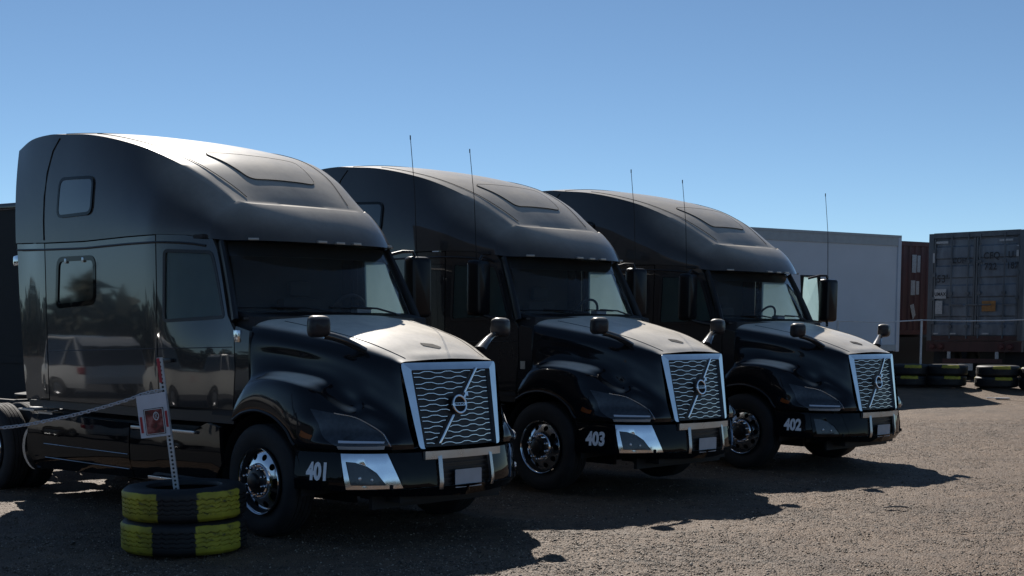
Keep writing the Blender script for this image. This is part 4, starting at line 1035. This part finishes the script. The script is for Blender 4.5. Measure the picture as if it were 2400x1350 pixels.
# ------------------------------------------------------------------ far row of tyre stacks with posts and a rope
far = [(2124, 33.3), (2213, 33.1), (2334, 32.7), (2440, 32.3)]
k = 0; g1 = 'yellow banded tyres in the far row'
names_ = ['leftmost', 'second', 'third', 'rightmost']
srcA = lying_tyre('stacked_tyre', .505, .265, [(D(-122), D(-62)), (D(0), D(50)), (D(120), D(170))], 4.0, n=72, j0=19, j1=24)
for (px_, Y) in far:
    x = (px_ - 1200) / 3176. * Y
    for lvl in (0, 1):
        o = srcA if k == 0 else dup(srcA); o.location = (x + .03 * lvl, Y, float(gh(x, Y)) + .263 * lvl - .0); o.rotation_euler = (0, 0, .06 * ((k * 7) % 5 - 2))
        tag(o, f"{'upper' if lvl else 'lower'} yellow banded tyre of the {names_[k // 2]} stack under the containers", 'tyre', g1); k += 1
pX = [((2155 - 1200) / 3176. * 33.25, 33.25), ((2440 - 1200) / 3176. * 32.3, 32.3)]
for i, (x, y) in enumerate(pX):
    z0 = float(gh(x, y))
    o = MB().box((-.022, -.022, 0), (.022, .022, 1.62)).build('rope_post', 'galv', None); o.location = (x, y, z0)
    tag(o, ['thin white post in the far tyre row, in front of the red container', 'thin post at the right edge holding the far rope'][i], 'post')
xl = (1960 - 1200) / 3176. * 31.2
rp = MB(); a, b, c_ = Vector((xl, 31.2, 2.10)), Vector((pX[0][0], 33.22, 2.14)), Vector((pX[1][0], 32.27, 2.16))
rp.tube([a, a.lerp(b, .5) - Vector((0, 0, .04)), b], .016, 6); rp.tube([b, b.lerp(c_, .33) - Vector((0, 0, .03)), b.lerp(c_, .66) - Vector((0, 0, .03)), c_], .016, 6)
tag(rp.build('rope', 'white_plastic', None), 'pale rope strung across in front of the containers', 'rope')
o = MB().box((-.022, -.022, 0), (.022, .022, 1.75)).build('rope_post', 'galv', None); o.location = (xl, 31.2, float(gh(xl, 31.2))); tag(o, 'rope post behind the nose of truck 402', 'post')

# ------------------------------------------------------------------ white box trailer
def wheel_simple(parent, loc, name='wheel', r=.5, w=.3):
    o = MB().lathe([(r * .55, -w / 2), (r * .85, -w / 2), (r, -w * .38), (r, w * .38), (r * .85, w / 2), (r * .55, w / 2)], 28, 'y', closed=True).lathe([(0, -w * .25), (r * .5, -w * .35), (r * .57, -w * .48)], 24, 'y').build(name, 'rubber', parent); o.location = loc; return o
for a_ in wheel_late: wheel_simple(*a_)
M['trailer_white'] = plain('weathered_white_panel', (.52, .55, .60), .45, var=.05, vscale=1.2)
M['trailer_rail'] = plain('trailer_rail', (.30, .31, .33), .4, .3, var=.1)
A1 = Vector((9.95, 35.1, 0)); dv = Vector((4.05, 2.6, 0)).normalized(); Lt = 12.8; A0 = A1 - dv * Lt
tr = empty('box_trailer', (A0.x, A0.y, .52), (0, 0, math.atan2(dv.y, dv.x)))
tag(tr, 'long white box trailer parked behind the tractors', 'trailer')
zb, zt = .85, 3.76
MB().box((0, 0, zb + .12), (Lt, 2.55, zt)).build('box', 'trailer_white', tr, smooth=False)
MB().box((-.02, -.025, zt - .24), (Lt + .01, -.002, zt - .03)).build('upper_band', 'trailer_rail', tr, smooth=False)
MB().box((-.02, -.04, zt - .03), (Lt + .01, 2.57, zt + .03)).build('roof_rail', 'trailer_rail', tr, smooth=False)
MB().box((-.02, -.03, zb), (Lt, -.002, zb + .16)).build('bottom_rail', 'trailer_rail', tr, smooth=False)
MB().box((Lt - .10, -.035, zb - .02), (Lt + .02, .06, zt)).build('corner_post', 'trailer_white', tr, bevel=.01)
for i in range(1, 5): MB().box((i * 2.56 - .006, -.004, zb + .16), (i * 2.56 + .006, -.001, zt - .24)).build('panel_joint', 'trailer_white', tr, smooth=False)
for x in np.arange(1, 12, 2.2): MB().box((x, -.045, zb + .04), (x + .06, -.03, zb + .09)).build('marker_lamp', 'amber', tr, smooth=False)
MB().box((.5, .7, zb - .3), (Lt - .5, .85, zb)).build('frame_rail', 'dark', tr, smooth=False); MB().box((.5, 1.7, zb - .3), (Lt - .5, 1.85, zb)).build('frame_rail', 'dark', tr, smooth=False)
for x in (1.4, 2.7):
    for y in (.2, 2.3): wheel_simple(tr, (x, y, .5))
for y in (.5, 2.0): MB().box((9.4, y, 0), (9.55, y + .14, zb)).build('landing_leg', 'dark', tr, bevel=.01)

# ------------------------------------------------------------------ containers
def corr(L_, H_, pitch=.28, depth=.036, nz=1):
    """corrugated sheet in x-z, ribs vertical, returns verts, faces, facing -y"""
    xs = []; n = int(L_ / pitch); p = L_ / n
    for i in range(n): xs += [(i * p, 0), (i * p + p * .28, 0), (i * p + p * .40, depth), (i * p + p * .88, depth)]
    xs.append((L_, 0)); vs = [(x, y, 0) for x, y in xs] + [(x, y, H_) for x, y in xs]; k = len(xs)
    return vs, [(i, i + 1, k + i + 1, k + i) for i in range(k - 1)]
def cmat(name, col, rust=.3):
    m, n, l, p = newmat(name); tc = n.new('ShaderNodeTexCoord'); t = n.new('ShaderNodeTexNoise'); t.inputs['Scale'].default_value = 2.2; t.inputs['Detail'].default_value = 10; t.inputs['Roughness'].default_value = .65
    mp = n.new('ShaderNodeMapping'); mp.inputs['Scale'].default_value = (1.4, 1.4, .45); l.new(tc.outputs['Object'], mp.inputs[0]); l.new(mp.outputs[0], t.inputs['Vector'])
    r = n.new('ShaderNodeValToRGB'); e = r.color_ramp.elements; e[0].position = .3; e[0].color = (col[0] * .45, col[1] * .45, col[2] * .47, 1); e[1].position = .62; e[1].color = (*col, 1)
    l.new(t.outputs['Fac'], r.inputs[0]); l.new(r.outputs[0], p.inputs['Base Color']); p.inputs['Roughness'].default_value = .55; return m
M['cont_grey'] = cmat('faded_grey_container', (.15, .18, .215)); M['cont_red'] = cmat('oxide_red_container', (.085, .022, .022)); M['cont_dark'] = cmat('dark_container_trim', (.10, .115, .13)); M['chassis_red'] = cmat('rusty_red_chassis', (.05, .016, .016))
M['mark'] = plain('container_lettering', (.012, .014, .018), .6); M['palelabel'] = plain('pale_label', (.34, .35, .36), .6, var=.3, vscale=30)
M['orange'] = plain('orange_label', (.26, .12, .03), .6, var=.3, vscale=20)
def chassis(o, Wd, L_, zf):
    mb = MB().box((.55, .2, zf - .32), (.70, L_ - .2, zf - .01)).box((Wd - .70, .2, zf - .32), (Wd - .55, L_ - .2, zf - .01)).box((-.0, -.02, zf - .30), (Wd, .14, zf - .02)); mb.build('chassis_frame', 'chassis_red', o, smooth=False)
    MB().box((.5, -.06, .48), (Wd - .5, .0, .60)).build('rear_guard', 'chassis_red', o, smooth=False)
    for x in (.62, Wd - .70): MB().box((x, -.04, .6), (x + .08, .02, zf - .3)).build('guard_post', 'palelabel', o, smooth=False)
    for x in (.12, .36, Wd - .36, Wd - .60): 
        q = MB().lathe([(0, -.05), (.06, -.045), (.075, -.02), (.075, .0)], 20, 'y', (x + .06, -.02, zf - .16)).lathe([(.078, -.03), (.095, -.03), (.095, -.018)], 20, 'y', (x + .06, -.02, zf - .16)); q.build('tail_lamp', 'dull_red', o)
    MB().box((.95, -.03, .28), (1.35, -.024, .47)).build('sunlit_ground_patch', 'palelabel', o, smooth=False)  # pale plate painted in for sunlit ground showing between the wheels
    for yy in (1.2, 2.5):
        for x in (.2, Wd - .2):
            w = wheel_simple(o, (x, yy, .5)); w.rotation_euler = (0, 0, R(90)); 
    for x in (.02, Wd - .62): MB().box((x, .45, .12), (x + .6, .47, zf - .3)).build('mud_flap', 'dark', o, smooth=False)
# grey container: door end faces the camera
B0 = Vector((11.55, 37.9, 0)); B1 = Vector((13.55, 36.15, 0)); bd = (B1 - B0).normalized(); Wd = (B1 - B0).length
gcont = empty('grey_container', (B0.x, B0.y, .53), (0, 0, math.atan2(bd.y, bd.x)))
tag(gcont, 'grey container on a chassis, door end with lettering towards the camera', 'container')
zf = 1.09; H_ = 2.93; L_ = 16.1
MB().box((.06, .08, zf + .1), (Wd - .06, L_ - .05, zf + H_ - .08)).build('body', 'cont_grey', gcont, smooth=False)
for x in (0, Wd - .14): MB().box((x, -.02, zf), (x + .14, .16, zf + H_)).build('corner_post', 'cont_dark', gcont, bevel=.01)
MB().box((.14, -.015, zf + H_ - .13), (Wd - .14, .15, zf + H_ + .01)).build('top_rail', 'cont_dark', gcont, smooth=False)
MB().box((.14, -.01, zf), (Wd - .14, .15, zf + .13)).build('door_sill', 'chassis_red', gcont, smooth=False)
vs, fs = corr(L_ - .3, H_ - .25, .28); q = MB().add([(Wd - .002 - y, .15 + x, zf + .12 + z) for x, y, z in vs], fs).build('corrugated_side', 'cont_grey', gcont, smooth=False)
for di, (xa, xb) in enumerate(((.15, Wd / 2 - .01), (Wd / 2 + .01, Wd - .15))):
    mb = MB(); z = zf + .15; z1 = zf + H_ - .15; n = 5; hh = (z1 - z) / n
    prof = []
    for i in range(n): prof += [(z + i * hh, .0), (z + i * hh + hh * .55, .0), (z + i * hh + hh * .62, .04), (z + i * hh + hh * .93, .04)]
    prof.append((z1, .0)); kk = len(prof)
    mb.add([(xa, .02 + d, zz) for zz, d in prof] + [(xb, .02 + d, zz) for zz, d in prof], [(i, kk + i, kk + i + 1, i + 1) for i in range(kk - 1)])
    dd = mb.build('container_door', 'cont_grey', gcont, smooth=False)
    MB().box((xa, -.0, z), (xa + .05, .06, z1)).build('door_edge', 'cont_dark', dd, smooth=False); MB().box((xb - .05, -.0, z), (xb, .06, z1)).build('door_edge', 'cont_dark', dd, smooth=False)
    for fx in ((.44, .84) if di == 0 else (.10, .675)):
        x = xa + (xb - xa) * fx
        MB().tube([(x, -.03, zf + .06), (x, -.03, zf + H_ - .05)], .019, 8).build('locking_bar', 'cont_dark', dd)
        for zz in (zf + .35, zf + 1.25, zf + 2.1): MB().box((x - .05, -.055, zz), (x + .05, .0, zz + .07)).build('bar_bracket', 'cont_dark', dd, smooth=False)
        MB().box((x - .02, -.07, zf + .95), (x + .36, -.05, zf + .99)).build('lock_handle', 'cont_dark', dd, smooth=False)
    for zz in (zf + .45, zf + 1.1, zf + 1.75, zf + 2.4):
        x = xa - .02 if di == 0 else xb - .06; MB().box((x, -.045, zz), (x + .08, .0, zz + .10)).build('hinge', 'cont_dark', dd, smooth=False)
def ctext(s, x, z, size, sx=.85, mat='mark', y=-.035):
    text_part('lettering', s, size, None, mat, gcont, bold=.004, sx=sx, f3=lambda a, b, c: (x + a, y - c, z + b), spacing=1.12)
ztop = zf + H_
ctext('COFC', .93, ztop - .76, .21, .78); ctext('CFQ', 1.78, ztop - .66, .25); ctext('U', 2.30, ztop - .65, .25); ctext('722', 1.76, ztop - .95, .25); ctext('187', 2.35, ztop - .94, .25, .78); ctext("53'", .42, ztop - 1.25, .29)
MB().box((.20, -.038, ztop - 1.78), (.54, -.034, ztop - 1.52)).build('label', 'palelabel', gcont, smooth=False)
ctext('UMAX', .37, ztop - 1.66, .13, .8, 'mark', -.040)
for (x0, x1, z0, z1, mm) in ((.22, .56, ztop - .28, ztop - .22, 'palelabel'), (.13, .19, ztop - .80, ztop - .48, 'palelabel'), (1.98, 2.34, ztop - .28, ztop - .23, 'palelabel'), (Wd - .21, Wd - .15, ztop - .7, ztop - .4, 'palelabel'),
                             (.24, .44, ztop - 2.20, ztop - 1.84, 'palelabel'), (1.55, 1.93, ztop - 2.14, ztop - 1.86, 'orange'), (.20, .34, zf + .17, zf + .21, 'palelabel'), (.68, .84, zf + .17, zf + .21, 'palelabel'), (1.58, 1.76, zf + .17, zf + .21, 'palelabel')):
    MB().box((x0, -.038, z0), (x1, -.033, z1)).build('label', mm, gcont, smooth=False)
chassis(gcont, Wd, L_, zf)
# red container behind
rc = empty('red_container', (8.2, 40.2, .50), (0, 0, math.atan2(dv.y, dv.x)))
tag(rc, 'oxide red corrugated container showing between the white trailer and the grey container', 'container')
L2 = 6.35
MB().box((.05, .05, 1.3), (L2 - .05, 2.4, 4.12)).build('body', 'cont_red', rc, smooth=False)
vs, fs = corr(L2 - .3, 2.66, .27); MB().add([(.15 + x, y, 1.4 + z) for x, y, z in vs], fs).build('corrugated_side', 'cont_red', rc, smooth=False)
for x in (0, L2 - .15): MB().box((x, -.02, 1.28), (x + .15, .15, 4.2)).build('corner_post', 'cont_red', rc, smooth=False)
MB().box((.15, -.02, 4.05), (L2 - .15, .12, 4.19)).build('top_rail', 'cont_red', rc, smooth=False); MB().box((.15, -.02, 1.28), (L2 - .15, .12, 1.42)).build('bottom_rail', 'cont_red', rc, smooth=False)
for (x, z0, z1) in ((5.2, 3.22, 3.78), (5.17, 2.52, 2.98)):
    MB().box((x, -.012, z0), (x + .20, -.006, z1)).box((x + .24, -.012, z0 + .02), (x + .38, -.006, z1 - .02)).build('white_lettering', 'palelabel', rc, smooth=False)
MB().add([(5.15, -.012, 2.2), (5.32, -.012, 2.25), (5.42, -.012, 1.9), (5.3, -.012, 1.75)], [(0, 1, 2, 3)]).build('white_lettering', 'palelabel', rc, smooth=False)
text_part('white_lettering', '4', .34, None, 'palelabel', rc, bold=.004, sx=.9, f3=lambda a, b, c: (4.25 + a, -.03 - c, 3.52 + b))
MB().box((.2, .6, .95), (L2, .75, 1.28)).box((.2, 1.7, .95), (L2, 1.85, 1.28)).box((.3, -.01, .1), (L2, .02, 1.2)).build('chassis_frame', 'dark', rc, smooth=False)
for x in (.8, 2.1, 5.4):
    for y in (.2, 2.3): wheel_simple(rc, (x, y, .5))
# a further dark trailer filling the gap underneath, behind the grey container
bt = empty('dark_trailer', (6.5, 46.5, .45), (0, 0, .15)); tag(bt, 'dark trailer far behind the red and grey containers, seen underneath them', 'trailer')
MB().box((0, 0, .95), (16, 2.5, 3.3)).build('box', 'cont_dark', bt, smooth=False); MB().box((.2, .3, .1), (15.8, .5, .95)).build('side_skirt', 'dark', bt, smooth=False)
for x in (1.2, 2.5, 13.5): wheel_simple(bt, (x, .1, .5))
pc = MB().box((-.16, -.07, 0), (.16, .07, .02)).box((-.3, .12, 0), (-.12, .2, .015)); o = pc.build('paper_scrap', 'white_plastic', None, smooth=False); o.location = (2348 - 1200) / 3176. * 31.0, 31.0, float(ground_z(11.2, 31.0)) + .02
tag(o, 'flattened white scrap lying on the sunlit gravel before the containers', 'litter')
st = MB().tube([(-.13, 0, .012), (-.05, .02, .02), (.05, .0, .025), (.14, .015, .012)], [.006, .009, .009, .005], 6).build('stick', 'stone', None); st.location = (2107 - 1200) / 3176. * 13.95, 13.95, float(ground_z(4.0, 13.95)) + .01
tag(st, 'pale stick lying on the gravel in front of truck 402', 'stick')

# ------------------------------------------------------------------ parked cars left of the frame (they show as reflections in the black flanks)
def make_car(kind, mat):
    o = empty(kind)
    if kind == 'white_suv':
        L_, W_ = 4.75, .94
        roof = [(-2.30, 1.08), (-2.12, 1.50), (-1.85, 1.68), (-.6, 1.74), (.35, 1.70), (.75, 1.55), (1.32, 1.12)]
        low = [(-2.36, .50), (-2.38, .80), (-2.32, 1.06), (1.32, 1.10), (2.05, 1.00), (2.32, .82), (2.38, .55), (2.3, .34), (-2.28, .34)]
        wx = (-1.38, 1.42)
    else:
        L_, W_ = 5.6, .98
        roof = [(-.95, 1.15), (-.88, 1.72), (-.6, 1.84), (.5, 1.84), (.72, 1.76), (1.25, 1.18)]
        low = [(-2.85, .62), (-2.86, 1.14), (-.98, 1.16), (1.25, 1.18), (2.35, 1.10), (2.62, .92), (2.66, .60), (2.55, .42), (-2.7, .46)]
        wx = (-1.75, 1.72)
    # lower body with arches
    def sec(poly, w, inset=0.0, zt=None):
        return poly
    archs = [[(cx + .41 * math.cos(a), .36 + .41 * math.sin(a)) for a in np.linspace(0, math.pi, 14)] for cx in wx]
    poly = []
    zb = .33 if kind == 'white_suv' else .42
    for p in low[:-2]: poly.append(p)
    poly += [low[-2]]
    for ar in archs[::-1]: poly += [(q[0], max(q[1], zb)) for q in ar]
    poly += [low[-1]]
    body = MB()
    for sg in (-1, 1): pass
    P_ = rrect(poly, .0, 0) if False else poly
    v, f = panel_data(P_, [], lambda a, b, d: (a, -W_ + .05 * ss(1.2, .2, b) * 0 + .05 * ss(1.6, 2.4, abs(a)) + .04 * ss(.55, .3, b) + .03 * ss(.85, 1.15, b) + d, b), .12, .03); body.add(v, f)
    v, f = panel_data(P_, [], lambda a, b, d: (a, W_ - .05 * ss(1.6, 2.4, abs(a)) - .04 * ss(.55, .3, b) - .03 * ss(.85, 1.15, b) - d, b), .12, .03); body.add(v, f)
    # deck surfaces spanning across
    topc = low[:7]
    for i in range(len(topc) - 1):
        (a, b), (c, d) = topc[i], topc[i + 1]; ya = W_ - .05 * ss(1.6, 2.4, abs(a)) - .03 * ss(.85, 1.15, b); yb = W_ - .05 * ss(1.6, 2.4, abs(c)) - .03 * ss(.85, 1.15, d)
        body.add([(a, -ya, b), (a, ya, b), (c, yb, d), (c, -yb, d)], [(0, 1, 2, 3)])
    bo = body.build('body', mat, o, angle=30)
    # greenhouse: dark glass core with painted pillars and roof
    gh_ = MB(); k = len(roof); wt = lambda z: W_ - .05 - .20 * ss(1.05, 1.8, z)
    gh_.add([(a, -wt(b) + .012, b) for a, b in roof] + [(a, wt(b) - .012, b) for a, b in roof], [tuple(range(k - 1, -1, -1)), tuple(range(k, 2 * k))] + [(i, i + 1, k + i + 1, k + i) for i in range(k - 1)])
    gh_.build('window_glass', 'dglass', o, angle=30)
    rs = MB(); seg = [p for p in roof if p[1] > 1.45]
    rs.add([(a, -wt(b) * .99, b + .012) for a, b in seg] + [(a, wt(b) * .99, b + .012) for a, b in seg], [(i, i + 1, len(seg) + i + 1, len(seg) + i) for i in range(len(seg) - 1)]); rs.build('roof', mat, o)
    for sg in (-1, 1):
        for (p, q) in ([(roof[0], roof[2]), (roof[-1], roof[-2]), (roof[-2], roof[-3]), ((-.35, 1.08), (-.45, 1.72)), ((-1.55, 1.08), (-1.72, 1.68)), (roof[2], roof[-3])] if kind == 'white_suv' else [(roof[0], roof[2]), (roof[-1], roof[-2]), (roof[-2], roof[-3]), ((.2, 1.15), (.15, 1.82)), (roof[2], roof[-3])]):
            MB().tube([(p[0], sg * (wt(p[1]) + .0), p[1]), (q[0], sg * (wt(q[1]) + .0), q[1])], .035, 6).build('pillar', mat, o)
        MB().box((-.12, -.06, -.07), (.08, .12, .07), Matrix.Translation((1.02, sg * (W_ + .03), 1.16))).build('door_mirror', mat, o, bevel=.02)
        MB().box((0, -.012, 0), (.012, .012, .6), Matrix.Translation((-.45, sg * (W_ - .012), .42))).build('door_gap', 'seam', o, smooth=False)
        for x in (-.25, .75): MB().box((-.09, -.02, -.015), (.09, .02, .015), Matrix.Translation((x - .35, sg * (W_ - .02), .92))).build('door_handle', mat, o, bevel=.01)
        MB().box((-.16, -.03, -.10), (.10, .02, .10), Matrix.Translation((low[1][0] + .16, sg * (W_ - .07), .94))).build('tail_light', 'red', o, bevel=.02)
        MB().box((-.16, -.03, -.07), (.10, .02, .07), Matrix.Translation((low[5][0] - .10, sg * (W_ - .10), .80))).build('headlight', 'lens', o, bevel=.02)
        for cx in wx:
            w = MB().lathe([(.20, -.10), (.29, -.11), (.35, -.08), (.35, .08), (.29, .11)], 28, 'y').build('wheel', 'rubber', o); w.location = (cx, sg * (W_ - .13), .35)
            MB().lathe([(0, -.09), (.05, -.10), (.18, -.075), (.20, -.095), (.215, -.10)], 24, 'y').build('rim', 'brushed', w).rotation_euler = (0, 0, 0 if sg < 0 else math.pi)
    return o
suv = make_car('white_suv', 'white_paint'); pick = make_car('white_pickup', 'silver_paint')
cars = [(suv, (-21.0, 19.3), R(130), 'white SUV parked left of the frame, reflected in the sleeper of truck 401', 'SUV'),
        (None, (-19.6, 24.4), R(131), 'second white SUV, parked beyond the first, mirrored at the rear edge of truck 401', 'SUV'),
        (pick, (-15.9, 13.7), R(129), 'pale pickup parked left of the frame, reflected in the cab door of truck 401', 'pickup'),
        (None, (-14.2, 9.4), R(132), 'white SUV parked nearest the camera, outside the left edge', 'SUV')]
for i, (o, (x, y), rz, lab, cat) in enumerate(cars):
    if o is None: o = dup(suv)
    o.location = (x, y, float(gh(x, y)) + .045); o.rotation_euler = (0, 0, rz); tag(o, lab, cat, 'cars parked to the left')
# far scrub and trees beyond the yard, to the left and behind the camera
nL = 26000; th = np.radians(rng.uniform(150, 300, nL)); rr = rng.uniform(70, 84, nL); hx = rr * np.cos(th); hy = rr * np.sin(th) + 20
Hh = 2.2 + 2.6 * vnoise(th * 30, th * 0, 41) + 1.6 * vnoise(th * 90, th * 0 + 2, 42); hz = rng.random(nL) ** .8 * Hh
s_ = rng.uniform(.25, .6, nL)[:, None, None]; tri = rng.normal(size=(nL, 3, 3)) * s_; cL = (tri + np.stack([hx, hy, hz], -1)[:, None, :]).reshape(-1, 3)
M['leaf'] = plain('dry_scrub_leaves', (.055, .06, .035), .8, var=.4, vscale=.4)
tag(link('scrub', np_mesh('scrub', cL, np.arange(nL * 3).reshape(-1, 3)), 'leaf', smooth=False), 'low line of scrub and trees beyond the yard', 'trees', None, 'stuff')
for o in bpy.data.objects:
    for kk in ('near_mirror', 'far_mirror', 'bezel'):
        if o.get(kk) is not None: del o[kk]
